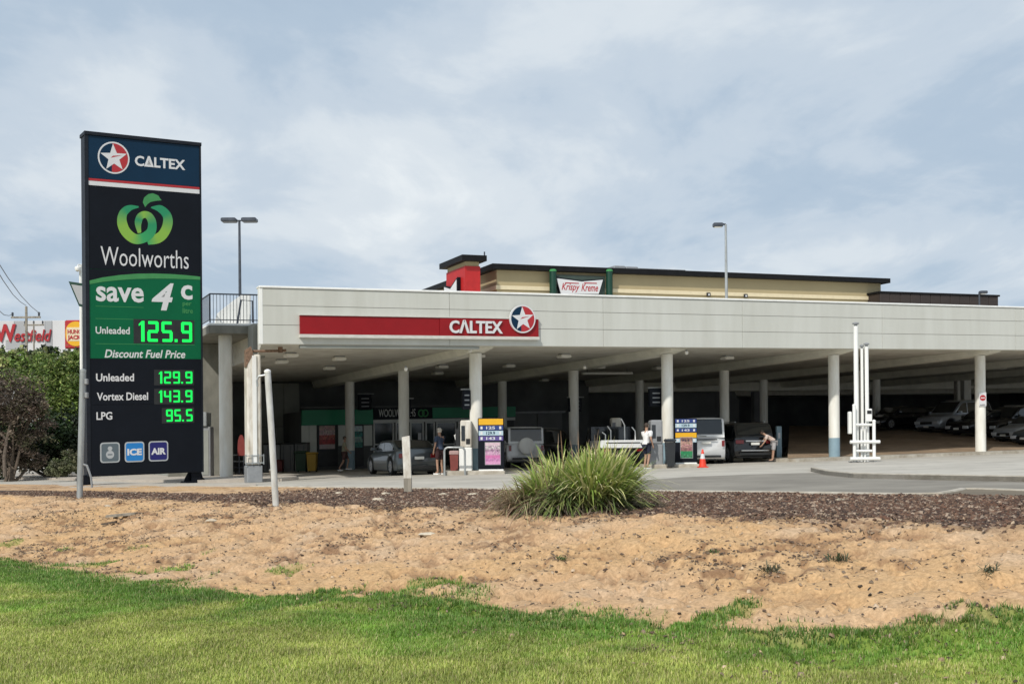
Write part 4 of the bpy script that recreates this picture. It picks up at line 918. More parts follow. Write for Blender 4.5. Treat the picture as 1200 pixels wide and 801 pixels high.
# ------------------------------------------------------------ people
def skin_obj(name, pts, edges, rad, m, parent, sub=1, root=0):
    me = bpy.data.meshes.new(name); me.from_pydata(pts, edges, []); me.materials.append(m)
    o = bpy.data.objects.new(name, me); C.objects.link(o)
    md = o.modifiers.new('skin', 'SKIN'); md.use_smooth_shade = True; md.branch_smoothing = .3
    sv_ = me.skin_vertices[0].data
    for i, r_ in enumerate(rad): sv_[i].radius = r_ if isinstance(r_, tuple) else (r_, r_); sv_[i].use_root = (i == root)
    s2 = o.modifiers.new('sub', 'SUBSURF'); s2.levels = sub; s2.render_levels = sub
    if parent: o.parent = parent
    return o
def person(loc, rz, H, label, shirt, shorts, pose, shirt_m=None, legs='shorts', hat=None, group='people'):
    """pose: dict of joint positions in metres for a 1.75 m figure; faces +x"""
    t = thing('person', loc, label, 'person', group, rz); k = H / 1.75; t.scale = (k, k, k)
    J = dict(pel=(0,0,.95), wst=(0,0,1.08), chs=(0,0,1.30), nck=(0,0,1.47), hd0=(.01,0,1.55), hd1=(.015,0,1.66), hd2=(.01,0,1.72),
             shL=(0,.17,1.41), elL=(-.02,.22,1.13), wrL=(.06,.24,.90), haL=(.08,.24,.82), shR=(0,-.17,1.41), elR=(-.02,-.22,1.13), wrR=(.06,-.24,.90), haR=(.08,-.24,.82),
             hpL=(0,.09,.90), knL=(.03,.10,.50), anL=(-.02,.11,.09), ftL=(.14,.12,.035), hpR=(0,-.09,.90), knR=(.03,-.10,.50), anR=(-.02,-.11,.09), ftR=(.14,-.12,.035))
    J.update(pose); n = list(J); I = {a: i for i, a in enumerate(n)}
    rad = dict(pel=(.13,.11), wst=(.125,.095), chs=(.15,.105), nck=.05, hd0=.062, hd1=(.080,.088), hd2=.06, shL=.058, shR=.058, elL=.042, elR=.042, wrL=.028, wrR=.028, haL=(.036,.018), haR=(.036,.018),
               hpL=.088, hpR=.088, knL=.055, knR=.055, anL=.038, anR=.038, ftL=(.042,.03), ftR=(.042,.03))
    E = [('pel','wst'),('wst','chs'),('chs','nck'),('nck','hd0'),('hd0','hd1'),('hd1','hd2'),('chs','shL'),('shL','elL'),('elL','wrL'),('wrL','haL'),('chs','shR'),('shR','elR'),('elR','wrR'),('wrR','haR'),
         ('pel','hpL'),('hpL','knL'),('knL','anL'),('anL','ftL'),('pel','hpR'),('hpR','knR'),('knR','anR'),('anR','ftR')]
    pts = [J[a] for a in n]; ed = [(I[a], I[b]) for a, b in E]; rr = [rad[a] for a in n]
    for s in ('L', 'R'):                                            # five fingers from each palm
        w_ = Vector(J['wr' + s]); h_ = Vector(J['ha' + s]); d = (h_ - w_).normalized(); sd = d.cross(Vector((0, 1, 0))).normalized()
        for q, (o_, ln) in enumerate([(-.030, .055), (-.011, .075), (.009, .080), (.028, .070)]):
            b0 = h_ + sd * o_ * .9; pts += [tuple(b0 + d * ln * .5), tuple(b0 + d * ln + Vector((0, -.012 if s == 'L' else .012, 0)))]; m_ = len(pts); ed += [(I['ha' + s], m_ - 2), (m_ - 2, m_ - 1)]; rr += [.009, .007]
        b0 = w_.lerp(h_, .45) + sd * -.035; pts += [tuple(b0), tuple(b0 + d * .045 + sd * -.015)]; m_ = len(pts); ed += [(I['wr' + s], m_ - 2), (m_ - 2, m_ - 1)]; rr += [.010, .008]
    skin_obj('body', pts, ed, rr, MT['skin'], t, 1, 0)
    def shell(nm, keys, es, grow, m, ends=None):
        P = []; ix = {}
        for a in keys: ix[a] = len(P); P.append(J[a])
        R_ = [tuple(x + grow for x in (rad[a] if isinstance(rad[a], tuple) else (rad[a], rad[a]))) for a in keys]
        ee = [(ix[a], ix[b]) for a, b in es]
        for a, b, f, g_ in (ends or []):
            P.append(tuple(Vector(J[a]).lerp(Vector(J[b]), f))); q = rad[b] if not isinstance(rad[b], tuple) else rad[b][0]; R_.append((q + g_, q + g_)); ee.append((ix[a], len(P) - 1))
        return skin_obj(nm, P, ee, R_, m, t, 1, 0)
    shell('shirt', ['wst','chs','shL','shR'], [('wst','chs'),('chs','shL'),('chs','shR')], .030, shirt, [('shL','elL',.75,.03),('shR','elR',.75,.03),('wst','pel',.9,.032)])
    shell('shorts', ['pel','hpL','hpR'], [('pel','hpL'),('pel','hpR')], .022, shorts, [('hpL','knL',.9 if legs == 'shorts' else 1.0,.035),('hpR','knR',.9 if legs == 'shorts' else 1.0,.035)])
    h1, h2 = Vector(J['hd1']), Vector(J['hd2']); up = (h2 - Vector(J['hd0'])).normalized(); c_ = h1 + up * .012
    fw = Vector((1, 0, 0)); fw = (fw - up * fw.dot(up)).normalized(); sdv = up.cross(fw)
    hm = MB(); prof = [(.0, .098), (.05, .09), (.083, .055), (.093, .01), (.088, -.045), (.07, -.075)]; vs = []
    for r_, z_ in prof[1:]:
        for q in range(14):
            a = 2 * math.pi * q / 14; f = math.cos(a); zz_ = z_ if not (f > .35 and z_ < .03) else .03
            vs.append(c_ + up * zz_ + fw * (r_ * f - .006) + sdv * r_ * math.sin(a))
    vs.append(c_ + up * .102); nf = len(prof) - 1
    hm.add(vs, [(i*14+q, i*14+(q+1) % 14, (i+1)*14+(q+1) % 14, (i+1)*14+q) for i in range(nf-1) for q in range(14)] + [(q, (q+1) % 14, len(vs)-1) for q in range(14)])
    ho = hm.build('hair' if hat is None else 'hat', MT['hair'] if hat is None else hat, t, smooth=True)
    if hat is not None:
        hb = MB(); hb.add([c_ + up * (.02 if rr_ > .1 else .03) + fw * rr_ * math.cos(a) * 1.05 + sdv * rr_ * math.sin(a) for rr_ in (.085, .15) for a in [2*math.pi*q/14 for q in range(14)]], [(q, (q+1) % 14, 14+(q+1) % 14, 14+q) for q in range(14)]); hb.build('brim', hat, ho)
    fm = MB(); fc = h1 + fw * .078
    fm.lathe(tuple(fc), [(.001, .02), (.012, .0), (.001, -.02)], 6); fm.build('nose', MT['skin'], t)
    fm = MB()
    for s in (-1, 1):
        e_ = h1 + up * .018 + fw * .074 + sdv * s * .03; fm.lathe(tuple(e_), [(.001, .008), (.009, 0), (.001, -.008)], 6)
    fm.build('eyes', MT['black'], t)
    fm = MB(); mo = h1 - up * .045 + fw * .066; fm.poly([mo - sdv*.02, mo + sdv*.02, mo + sdv*.02 + up*.008, mo - sdv*.02 + up*.008], fw * .008); fm.build('mouth', MT['signred'], t)
    for s in (-1, 1):
        fm = MB(); e_ = h1 + sdv * s * .083; fm.lathe(tuple(e_), [(.002, .025), (.014, .01), (.012, -.015), (.002, -.028)], 6); fm.build('ear', MT['skin'], t)
    for s in ('L', 'R'):
        f_ = Vector(J['ft' + s]); a_ = Vector(J['an' + s]); d = (f_ - a_); d.z = 0; d.normalize(); sd = Vector((-d.y, d.x, 0)); sm = MB(); base = a_ - d * .06; z0 = min(f_.z, a_.z) - .04
        sm.poly([Vector((p.x, p.y, z0)) for p in (base - sd*.035, base + sd*.035, f_ + sd*.05 + d*.03, f_ + sd*.02 + d*.09, f_ - sd*.02 + d*.09, f_ - sd*.05 + d*.03)], (0, 0, .055)); sm.build('shoe', MT['white'] if legs == 'shorts' else MT['black'], t)
    return t
def fab(n, c): return mat(n, c, .85, var=.08, scale=14)
ph = math.atan2(1, .25)
person(foot(758, 46.2, 0), math.atan2(.75, .65), 1.74, 'man in a white T-shirt and dark navy shorts standing at the grey fuel pump', fab('white_cotton', (.78, .77, .76)), fab('navy_cotton', (.015, .018, .04)),
       dict(elL=(.12, .20, 1.17), wrL=(.33, .16, 1.12), haL=(.41, .15, 1.12), elR=(-.03, -.23, 1.14), wrR=(.08, -.24, .92), haR=(.11, -.24, .84), knL=(.10, .10, .5), anL=(.02, .11, .09), ftL=(.17, .13, .035), anR=(-.12, -.11, .09), ftR=(.04, -.12, .035)))
person(foot(404, 56.5, 0.02), math.atan2(.1, 1) , 1.62, 'person in an olive shirt and dark shorts walking past the shop posters', fab('khaki_cotton', (.30, .29, .20)), fab('brown_cotton', (.10, .05, .045)),
       dict(knL=(.20, .09, .55), anL=(.10, .10, .14), ftL=(.27, .11, .12), knR=(-.05, -.09, .50), anR=(-.28, -.10, .14), ftR=(-.16, -.11, .06), elL=(-.12, .22, 1.15), wrL=(-.02, .24, .93), haL=(.02, .24, .85), elR=(.08, -.22, 1.14), wrR=(.24, -.22, 1.0), haR=(.30, -.22, .94)))
person(foot(515.5, 46.2, 0), math.atan2(.7, -.6), 1.76, 'man in a pale cap, blue shirt and dark shorts behind the low sedan', fab('blue_cotton', (.045, .065, .11)), fab('maroon_cotton', (.05, .02, .022)),
       dict(elR=(.10, -.24, 1.16), wrR=(.32, -.22, 1.14), haR=(.39, -.21, 1.17)), hat=MT['whitedirty'])
person(foot(905, 52, .02), math.atan2(.1, -1), 1.60, 'woman in pale clothes bending forward beside the black four-wheel drive', fab('pale_pink_cotton', (.60, .48, .42)), fab('pale_grey_cotton', (.40, .38, .38)),
       dict(pel=(-.10, 0, .95), wst=(.02, 0, 1.06), chs=(.20, 0, 1.18), nck=(.33, 0, 1.27), hd0=(.39, 0, 1.31), hd1=(.47, 0, 1.38), hd2=(.50, 0, 1.44), shL=(.24, .15, 1.22), shR=(.24, -.15, 1.22), elL=(.33, .19, .96), wrL=(.46, .17, .80), haL=(.52, .16, .74), elR=(.36, -.19, 1.0), wrR=(.52, -.16, .92), haR=(.59, -.15, .90), hpL=(-.10, .09, .90), hpR=(-.10, -.09, .90), knL=(-.06, .10, .50), knR=(-.06, -.10, .50)), legs='long')
# ------------------------------------------------------------ pumps, boards, small forecourt things
def L2(loc, rz):                                                   # local -> world mapping on the site
    c, s = math.cos(rz), math.sin(rz)
    return lambda x, y, z: Vector((loc[0] + c*x - s*y, loc[1] + s*x + c*y, loc[2] + z))
ISL = .12
def island_at(px0, px1, Y, name='pump_island'):
    p0 = foot(px0, Y); p1 = foot(px1, Y); b = MB(); b.bbox(p0.x, p1.x, Y - .5, Y + .8, p0.z - .05, p1.z + ISL, .03); return b.build(name, MT['kerb'], kind='structure')
def board(px0, px1, Y, H, lab, bands, poster, seed, plabel):
    p0 = foot(px0, Y); p1 = foot(px1, Y); wd = p1.x - p0.x; z0 = (p0.z + p1.z) / 2
    t = thing('price_board', ((p0.x + p1.x)/2, Y, z0), lab, 'price board')
    fc = Face((p0.x, Y, z0), (1, 0, 0), (0, -1, 0))
    b = MB(); b.bbox(p0.x, p1.x, Y + .0, Y + .32, z0 + .18, z0 + H, .02); b.build('case', MT['signblack'], t)
    b = MB(); b.bbox(p0.x + .02, p1.x - .02, Y - .06, Y + .36, z0, z0 + .179, .02); b.build('plinth', MT['white'], t)
    zt = z0 + H; z = H - .02
    for (h, c_, txt) in bands:
        bm = MB(); fc.slab(bm, .03, z - h + .015, wd - .03, z - .01, .002, .018); s_ = bm.build('price_strip', c_, t)
        if txt:
            bm = MB(); fc.text(bm, txt, wd * .32, z - h + .045, wd * .66, z - .04, .019, off=.02, th=.003); bm.build('lettering', MT['white_print'] if c_ not in (MT['yellow_print'], MT['paleprint']) else MT['signnavy'], s_)
            for ux in (.10, .82): bm = MB(); fc.slab(bm, wd * ux, z - h + .045, wd * (ux + .08), z - .04, .019, .022); bm.build('symbol', MT['white_print'], s_)
        z -= h
    u0, u1, a0, a1_ = poster[0]; bm = MB(); fc.slab(bm, wd * u0 - .02, a0 - .02, wd * u1 + .02, a1_ + .02, .002, .02); bm.build('poster_frame', MT['grey'], t)
    print_card(fc, 'poster', wd * u0, a0, wd * u1, a1_, .021, t, poster[1], seed, plabel)
    return t
MT['yellow_print'] = mat('yellow_print', (.75, .40, .01), .5, var=.03); MT['paleprint'] = mat('pale_blue_print', (.42, .55, .62), .5, var=.03); MT['blueprint'] = mat('blue_print', (.02, .045, .20), .5, var=.03); MT['purpleprint'] = mat('purple_print', (.10, .07, .25), .5, var=.03)
YA = 44.6
board(560.5, 591, YA, 2.07, 'tall black price board with yellow top strip and pink poster beside the nearest column', [(.25, MT['yellow_print'], None), (.19, MT['blueprint'], '125'), (.20, MT['paleprint'], '129.9'), (.19, MT['purpleprint'], '143')],
      ((.28, .85, .36, 1.16), [(.6, .45, .5, .1), (.45, .35, .40, .5), (.35, .22, .3, .6), (.5, .3, .42, .3), (.55, .16, .36, .12), (.5, .2, .4, .3), (.62, .3, .5, .1)]), 5, 'white and pink poster')
YB2 = 47.2
board(791, 817.5, YB2, 1.90, 'tall black price board with yellow middle strip and green poster beside the white van', [(.17, MT['blueprint'], '125'), (.19, MT['paleprint'], '129.9'), (.17, MT['blueprint'], '143'), (.22, MT['yellow_print'], None), (.18, MT['paleprint'], '95.5')],
      ((.26, .78, .36, 1.15), [(.22, .12, .10, .3), (.42, .25, .2, .4), (.4, .22, .2, .4), (.25, .12, .12, .3), (.02, .22, .08, .2), (.04, .20, .09, .5)]), 6, 'dark poster with green foot')
def pump(px0, px1, Y, H, lab, m1, m2, hoses=2):
    p0 = foot(px0, Y); p1 = foot(px1, Y); wd = p1.x - p0.x; z0 = (p0.z + p1.z)/2; x0 = p0.x; x1 = p1.x
    t = thing('fuel_pump', ((x0 + x1)/2, Y, z0), lab, 'fuel pump', 'fuel pumps')
    b = MB(); b.bbox(x0 + wd*.22, x1, Y, Y + .9, z0, z0 + H * .5, .03); b.build('lower_cabinet', m2, t)
    b = MB(); b.bbox(x0 + wd*.30, x1 - wd*.02, Y + .01, Y + .88, z0 + H*.5 + .003, z0 + H, .04); h = b.build('pump_head', m1, t)
    b = MB(); b.box(x0 + wd*.36, x0 + wd*.58, Y - .004, Y + .008, z0 + H*.62, z0 + H*.9); b.build('display', MT['glass'], h)
    b = MB(); b.box(x0 + wd*.64, x0 + wd*.88, Y - .006, Y + .008, z0 + H*.56, z0 + H*.66); b.build('keypad', MT['black'], h)
    b = MB(); b.bbox(x0, x0 + wd*.28, Y + .1, Y + .7, z0 + H*.52, z0 + H*.84, .02); b.build('nozzle_holder', MT['black'], t)
    for k in range(hoses):
        yy = Y + .2 + .3 * k; b = MB(); b.tube([(x0 + wd*.1, yy, z0 + H*.8), (x0 - .08, yy, z0 + H*.45), (x0 + .02, yy, z0 + H*.22), (x0 + wd*.2, yy, z0 + H*.5), (x0 + wd*.33, yy, z0 + H*.97)], .02, 6); b.build('hose', MT['black'], t, smooth=True)
        b = MB(); b.tube([(x0 + wd*.04, yy, z0 + H*.62), (x0 - .03, yy - .02, z0 + H*.72), (x0 + .10, yy, z0 + H*.78)], .028, 6); b.build('nozzle', MT['white'], t)
    return t
pump(534, 553.5, 45.0, 2.02, 'white fuel pump left of the nearest column, nozzles on its left side', MT['whitedirty'], MT['white'])
pump(757, 777.5, 46.6, 1.86, 'grey fuel pump beside the man in the white T-shirt', MT['grey'], MT['grey'], 1)
pump(712, 729, 53.0, 2.1, 'pale fuel pump in the shade behind the utility truck', MT['whitedirty'], MT['grey'])
for x0, x1, Y in ((521, 592, 44.9), (752, 819, 47.0)): island_at(x0, x1, Y)
gh_ = thing('guard_hoop', foot(532, 44.3), 'grey steel guard hoop in front of the white fuel pump', 'guard rail')
p0, p1 = foot(521, 44.3), foot(545, 44.3)
b = MB(); z_ = p0.z + 1.03; b.tube([(p0.x, 44.3, p0.z), (p0.x, 44.3, z_ - .12), (p0.x + .04, 44.3, z_ - .04), (p0.x + .12, 44.3, z_), (p1.x - .12, 44.3, z_), (p1.x - .04, 44.3, z_ - .04), (p1.x, 44.3, z_ - .12), (p1.x, 44.3, p1.z)], .038, 10); b.build('hoop', MT['galv'], gh_, smooth=True)
rb_ = thing('waste_bin', foot(532.5, 45.2, .12), 'dull red bin with a pale lid inside the guard hoop', 'bin')
q = rb_.location; b = MB(); b.add([(q.x+sx*r_, q.y+sy*r_, q.z+z_) for z_, r_ in ((0, .13), (.62, .16)) for sx, sy in ((-1,-1),(1,-1),(1,1),(-1,1))], [(3,2,1,0),(4,5,6,7),(0,1,5,4),(1,2,6,5),(2,3,7,6),(3,0,4,7)]); b.build('bin_body', mat('dull_red', (.22, .05, .04), .6), rb_)
b = MB(); b.bbox(q.x-.18, q.x+.18, q.y-.18, q.y+.18, q.z+.621, q.z+.78, .03); b.build('lid', mat('dusty_pink', (.42, .28, .26), .6), rb_)
def wheelie(px, Y, H, m, lab, wd=.55):
    q = foot(px, Y); t = thing('wheelie_bin', q, lab, 'bin')
    b = MB(); b.add([(q.x+sx*wd*r_/2, q.y+sy*.3*r_, q.z+z_) for z_, r_ in ((.06, .78), (H*.88, .96)) for sx, sy in ((-1,-1),(1,-1),(1,1),(-1,1))], [(3,2,1,0),(4,5,6,7),(0,1,5,4),(1,2,6,5),(2,3,7,6),(3,0,4,7)]); b.build('bin_body', m, t)
    b = MB(); b.bbox(q.x-wd*.55, q.x+wd*.55, q.y-.36, q.y+.36, q.z+H*.88+.004, q.z+H, .04); b.build('lid', m, t)
    for s in (-1, 1): b = MB(); b.lathe((q.x + s*wd*.36, q.y + .2, q.z + .1), [(.1, -.03), (.1, .03)], 12, 'x'); b.build('wheel', MT['rubber'], t)
    return t
wheelie(353.5, 58.0, 1.02, MT['greenbin'], 'dark green wheelie bin beside the yellow bin in front of the shop wall')
wheelie(366, 57.6, .95, MT['yellow'], 'yellow bin with a flared rim left of the shop poster', .46)
wheelie(328, 59, .62, mat('dark_red_plastic', (.12, .015, .015), .6), 'small dark red tub at the foot of the grey lockers', .35)
wheelie(785.5, 46.4, 1.12, MT['cardark'], 'dark blue bin at the foot of the second front column, between pump and price board', .36)
lk = thing('gas_lockers', foot(335, 61), 'row of grey-green lockers with black tops against the grey wall', 'lockers')
for x0, x1 in ((309, 328), (329, 344.5), (345.5, 360)):
    p0, p1 = foot(x0, 60.5), foot(x1, 60.5); b = MB(); b.bbox(p0.x, p1.x, 60.5, 61.4, p0.z, p0.z + 1.36, .02); o = b.build('locker', MT['greywall' if x0 != 309 else 'grey'], lk)
    b = MB(); b.bbox(p0.x - .01, p1.x + .01, 60.45, 61.45, p0.z + 1.364, p0.z + 1.45, .02); b.build('locker_top', MT['black'], o)
    for k in range(2): b = MB(); xm = p0.x + (p1.x - p0.x) * (.25 + .5 * k); b.box(xm - .012, xm + .012, 60.47, 60.499, p0.z + .1, p0.z + 1.3); b.build('mesh_bar', MT['darkmetal'], o)
# left end: cabinet, red thing, dark machine
q0, q1 = foot(234, 50), foot(247, 50)
cb2 = thing('grey_cabinet', q0, 'tall light grey cabinet right beside the price sign under the balcony', 'cabinet')
b = MB(); b.bbox(q0.x, q1.x, 50, 50.6, q0.z, q0.z + 2.15, .03); b.build('case', MT['grey'], cb2)
b = MB(); b.bbox(q0.x - .03, q0.x + .33, 49.9, 50.7, q0.z + 2.16, q0.z + 2.75, .03); b.build('cowl', MT['galv'], cb2)
b = MB(); b.box(q0.x + .12, q1.x - .08, 49.98, 49.999, q0.z + .15, q0.z + 2.0); b.build('door', MT['concwall'], cb2)
q = foot(283, 52); MT['dullred'] = mat('dull_red_plastic', (.22, .03, .025), .6); rk = thing('red_board', q, 'upright rounded red panel behind the weathered steel post', 'board')
b = MB(); pts = [(q.x + .16*math.cos(a)*(1 if math.sin(a) > 0 else 1), q.z + 1.25 + .55*math.sin(a)) for a in [math.pi*i/10 for i in range(11)]]; pts += [(q.x - .16, q.z + .9), (q.x + .16, q.z + .9)]
b.poly([(x, 52, z) for x, z in pts], (0, .08, 0)); b.build('panel', MT['dullred'], rk)
b = MB(); [b.box(q.x + d - .02, q.x + d + .02, 52.02, 52.06, q.z, q.z + .899) for d in (-.1, .1)]; b.build('leg', MT['darkmetal'], rk)
q = foot(277, 53.5); mc_ = thing('tyre_rack', q, 'low dark rack with two pale rails behind the weathered steel post', 'rack')
b = MB(); [b.box(q.x - .35 + d, q.x - .31 + d, 53.5, 53.54, q.z, q.z + 1.0) for d in (0, .3, .6)]; b.build('upright', MT['black'], mc_)
for zz_ in (.35, .62, .9): b = MB(); b.bbox(q.x - .4, q.x + .35, 53.44, 53.499, q.z + zz_, q.z + zz_ + .05, .01); b.build('rail', MT['galv'] if zz_ > .5 else MT['darkmetal'], mc_)
# traffic cone
q = gp(823.5, 547.5); cn = thing('traffic_cone', q, 'orange traffic cone with a white band behind the van', 'traffic cone')
b = MB(); b.bbox(q.x-.19, q.x+.19, q.y-.19, q.y+.19, q.z+.002, q.z+.04, .01); b.build('base', MT['orange'], cn)
b = MB(); b.lathe(q, [(.15, .041), (.098, .33)], 16); b.build('lower_cone', MT['orange'], cn, smooth=True)
b = MB(); b.lathe(q, [(.099, .331), (.062, .52)], 16); b.build('reflective_band', MT['white_print'], cn, smooth=True)
b = MB(); b.lathe(q, [(.061, .521), (.03, .68), (.022, .69)], 16); b.build('cone_tip', MT['orange'], cn, smooth=True)
# hanging pump number screens beside the columns
for x0, y0, x1, y1, bb_2, lab in ((541.5, 457, 551, 479.5, 0, 'left of the nearest column'), (469, 467.5, 481, 487, 8.4, 'on the second-row column in front of the shop'), (665.5, 466, 681, 482, 8.4, 'on the second-row column behind the white wagon'), (760.5, 455, 775, 476, .3, 'left of the second front column'), (420, 462, 435, 480, 18, 'above the green shop band')):
    a0, z1 = AB(x0, y0, bb_2); a1_, z0 = AB(x1, y1, bb_2); t = thing('hanging_screen', W(a0, bb_2, z0), 'small black hanging screen ' + lab, 'screen', 'hanging screens at the columns')
    b = MB(W); b.bbox(a0, a1_, bb_2 - .08, bb_2 + .08, z0, z1, .02); b.build('case', MT['signblack'], t)
    b = MB(W)
    for k in range(3): zz_ = z0 + (z1 - z0) * (.2 + .25 * k); b.box(a0 + (a1_-a0)*.2, a0 + (a1_-a0)*.8, bb_2 - .09, bb_2 - .082, zz_, zz_ + .05)
    b.build('dim_rows', MT['grey'], t)
    b = MB(W); b.tube([(a0 - .05, bb_2, z1 + .03), (a1_ + .15, bb_2, z1 + .03)], .025, 6); b.build('bracket', MT['galv'], t)
# air and water post
q = foot(913.5, 55, .1); aw = thing('air_water_post', q, 'slim blue-grey air and water post right of the bending woman', 'service post')
b = MB(); b.bbox(q.x - .12, q.x + .12, 55, 55.3, q.z, q.z + 1.45, .02); b.build('case', MT['colblue'], aw)
b = MB(); b.box(q.x - .05, q.x + .05, 54.985, 54.999, q.z + .9, q.z + 1.15); b.build('dial', MT['white_print'], aw)
b = MB(); b.tube([(q.x - .12, 55.1, q.z + 1.2), (q.x - .26, 55.1, q.z + .7), (q.x - .2, 55.1, q.z + .3), (q.x - .12, 55.1, q.z + .9)], .02, 6); b.build('hose', MT['black'], aw)
# no entry sign on the fourth column
cc = W(25.2, 0, 0); Yn = cc.y - .26; n0 = at(1147.2, 459.5, Yn); n1 = at(1155.8, 475.5, Yn); ns = thing('no_entry_sign', ((n0.x+n1.x)/2, Yn, n1.z), 'small white plate with a red no entry disc on the fourth front column', 'sign')
b = MB(); b.bbox(n0.x, n1.x, Yn - .02, Yn, n1.z, n0.z, .006); b.build('plate', MT['white_print'], ns)
cxn = (n0.x + n1.x)/2; czn = n0.z - (n0.z - n1.z) * .40; b = MB(); b.lathe((cxn, 0, czn), [(.135, Yn - .0205), (.135, Yn - .028)], 24, 'y'); dsc = b.build('red_disc', MT['signred'], ns)
b = MB(); b.box(cxn - .095, cxn + .095, Yn - .034, Yn - .029, czn - .022, czn + .022); b.build('bar', MT['white_print'], dsc)
Fn = Face((n0.x, Yn - .0205, 0), (1, 0, 0), (0, -1, 0)); b = MB(); wn = n1.x - n0.x; Fn.text(b, 'NO ENTRY', wn*.15, n1.z + .03, wn*.85, n1.z + .085, 0, off=.03); b.build('lettering', MT['signblack'], ns)
b = MB(); b.box(n0.x + .1, n1.x - .05, Yn + .001, Yn + .06, n1.z + .1, n1.z + .16); b.build('bracket', MT['galv'], ns)
# white vent pipes in their guard frame on the island
Yp = gp(1010, 545).y; q = foot(1010, Yp, .12); vp = thing('vent_pipes', q, 'cluster of tall white vent pipes inside a low white guard frame on the kerbed island', 'vent pipes')
def vpx(px): return foot(px, Yp).x
def vz(py): return at(1010, py, Yp).z
for px, yt, dy, r_, nm in ((1004.3, 382, 0, .08, 'tall_pipe'), (1012.4, 408, .12, .05, 'pipe'), (1017.2, 406, .05, .068, 'pipe')):
    b = MB(); x = vpx(px); b.cyl(x, Yp + dy, q.z - .02, vz(yt), r_, 16); po = b.build(nm, MT['white'], vp, smooth=True)
    b = MB(); b.lathe((x, Yp + dy, vz(yt)), [(r_*.7, .0), (r_*.7, .06), (r_*1.45, .07), (r_*1.5, .11), (r_*.6, .14)], 14); b.build('vent_cap', MT['grey'], po, smooth=True)
for px, yt in ((999.3, 475), (1022.2, 493.5)):
    b = MB(); x = vpx(px); b.cyl(x, Yp - .25, q.z - .02, vz(yt), .058, 14); b.lathe((x, Yp - .25, vz(yt)), [(.07, 0), (.05, .04), (.01, .055)], 14); b.build('guard_post', MT['white'], vp, smooth=True)
for py in (517.5, 537): b = MB(); z = vz(py); b.tube([(vpx(993.5), Yp - .34, z), (vpx(1028), Yp - .34, z)], .06, 14); b.build('guard_bar', MT['white'], vp, smooth=True)
b = MB(); b.tube([(vpx(1001), Yp - .2, vz(497.5)), (vpx(1020), Yp - .2, vz(497.5))], .05, 10); b.build('cross_pipe', MT['white'], vp, smooth=True)
b = MB(); b.tube([(vpx(1001), Yp - .2, vz(528)), (vpx(1020), Yp - .2, vz(528))], .045, 10); b.build('cross_pipe', MT['white'], vp, smooth=True)
for px in (1009, 1013): b = MB(); b.cyl(vpx(px), Yp - .1, q.z, vz(499), .035, 10); b.build('small_pipe', MT['white'], vp, smooth=True)
b = MB(); b.bbox(vpx(994.6), vpx(998.2), Yp - .1, Yp + .1, vz(508), vz(482), .02); b.build('meter_box', MT['white'], vp)
b = MB(); b.bbox(vpx(1012.6), vpx(1019.6), Yp - .33, Yp - .15, vz(494), vz(479), .02); bx_ = b.build('control_box', MT['white'], vp)
b = MB(); b.box(vpx(1013.6), vpx(1018.8), Yp - .337, Yp - .331, vz(485), vz(481)); b.build('display', MT['black'], bx_)
for px in (999.3, 1004.3, 1016.8, 1022.2): b = MB(); x = vpx(px); b.bbox(x - .13, x + .13, Yp - .33, Yp + .12, q.z - .0, q.z + .03, .01); b.build('foot_plate', MT['grey'], vp)
# ------------------------------------------------------------ the tall price sign
Yl, Yr_ = 41.7, 43.85
PL = at(99.5, 153.5, Yl); PR = at(235, 167.5, Yr_)
ud = Vector((PR.x - PL.x, PR.y - PL.y)); WS = ud.length; ud /= WS
fnv = Vector((ud.y, -ud.x))                                        # toward the camera
SFc = Face((PL.x, PL.y, K * PL.x), (ud.x, ud.y, (PR.z - PL.z) / WS), (fnv.x, fnv.y, 0))
ZTS = PL.z - K * PL.x
def sg_(px, py):
    x, y = unroll(px, py); d = Vector((x, F)); t = (Vector((PL.x, PL.y)).dot(fnv)) / (d.dot(fnv)); P = d * t
    u = (P - Vector((PL.x, PL.y))).dot(ud); z = EYE - y * t - SFc.o.z - SFc.u.z * u
    return u, z
ps = thing('price_sign', (PL.x + ud.x*WS/2, PL.y + ud.y*WS/2, K*PL.x), 'tall dark fuel price sign with star emblem, green fruit logo and glowing green prices', 'price sign')
b = MB(); SFc.slab(b, 0, .36, WS, ZTS - .12, -.62, -.03); b.build('case', MT['signcase'], ps)
b = MB(); SFc.slab(b, -.03, ZTS - .118, WS + .02, ZTS, -.68, .05); b.build('cap', MT['signcase'], ps)
for u0, u1 in ((-.025, .10), (WS - .05, WS + .01)): b = MB(); SFc.slab(b, u0, .36, u1, ZTS - .12, -.03, .02); b.build('edge_frame', MT['signcase'], ps)
zA = sg_(100, 208)[1]; zB = sg_(100, 216.5)[1]; zG = sg_(168, 420.3)[1]
def panel(nm, z0, z1, m): b = MB(); SFc.slab(b, .103, z0 + .006, WS - .053, z1 - .006, -.029, .0); return b.build(nm, m, ps)
panel('navy_panel', zA, ZTS - .125, MT['signnavy']); panel('white_stripe', zB, zA - .09, MT['white_print']); panel('red_stripe', zA - .09, zA, MT['signred'])
panel('black_panel', zG + 3.1, zB, MT['signblack']); gp_ = panel('green_panel', zG, zG + 3.1, MT['signgreen'])
panel('price_panel', zG - 1.6, zG, MT['signblack']); panel('service_panel', .38, zG - 1.6, MT['signblack'])
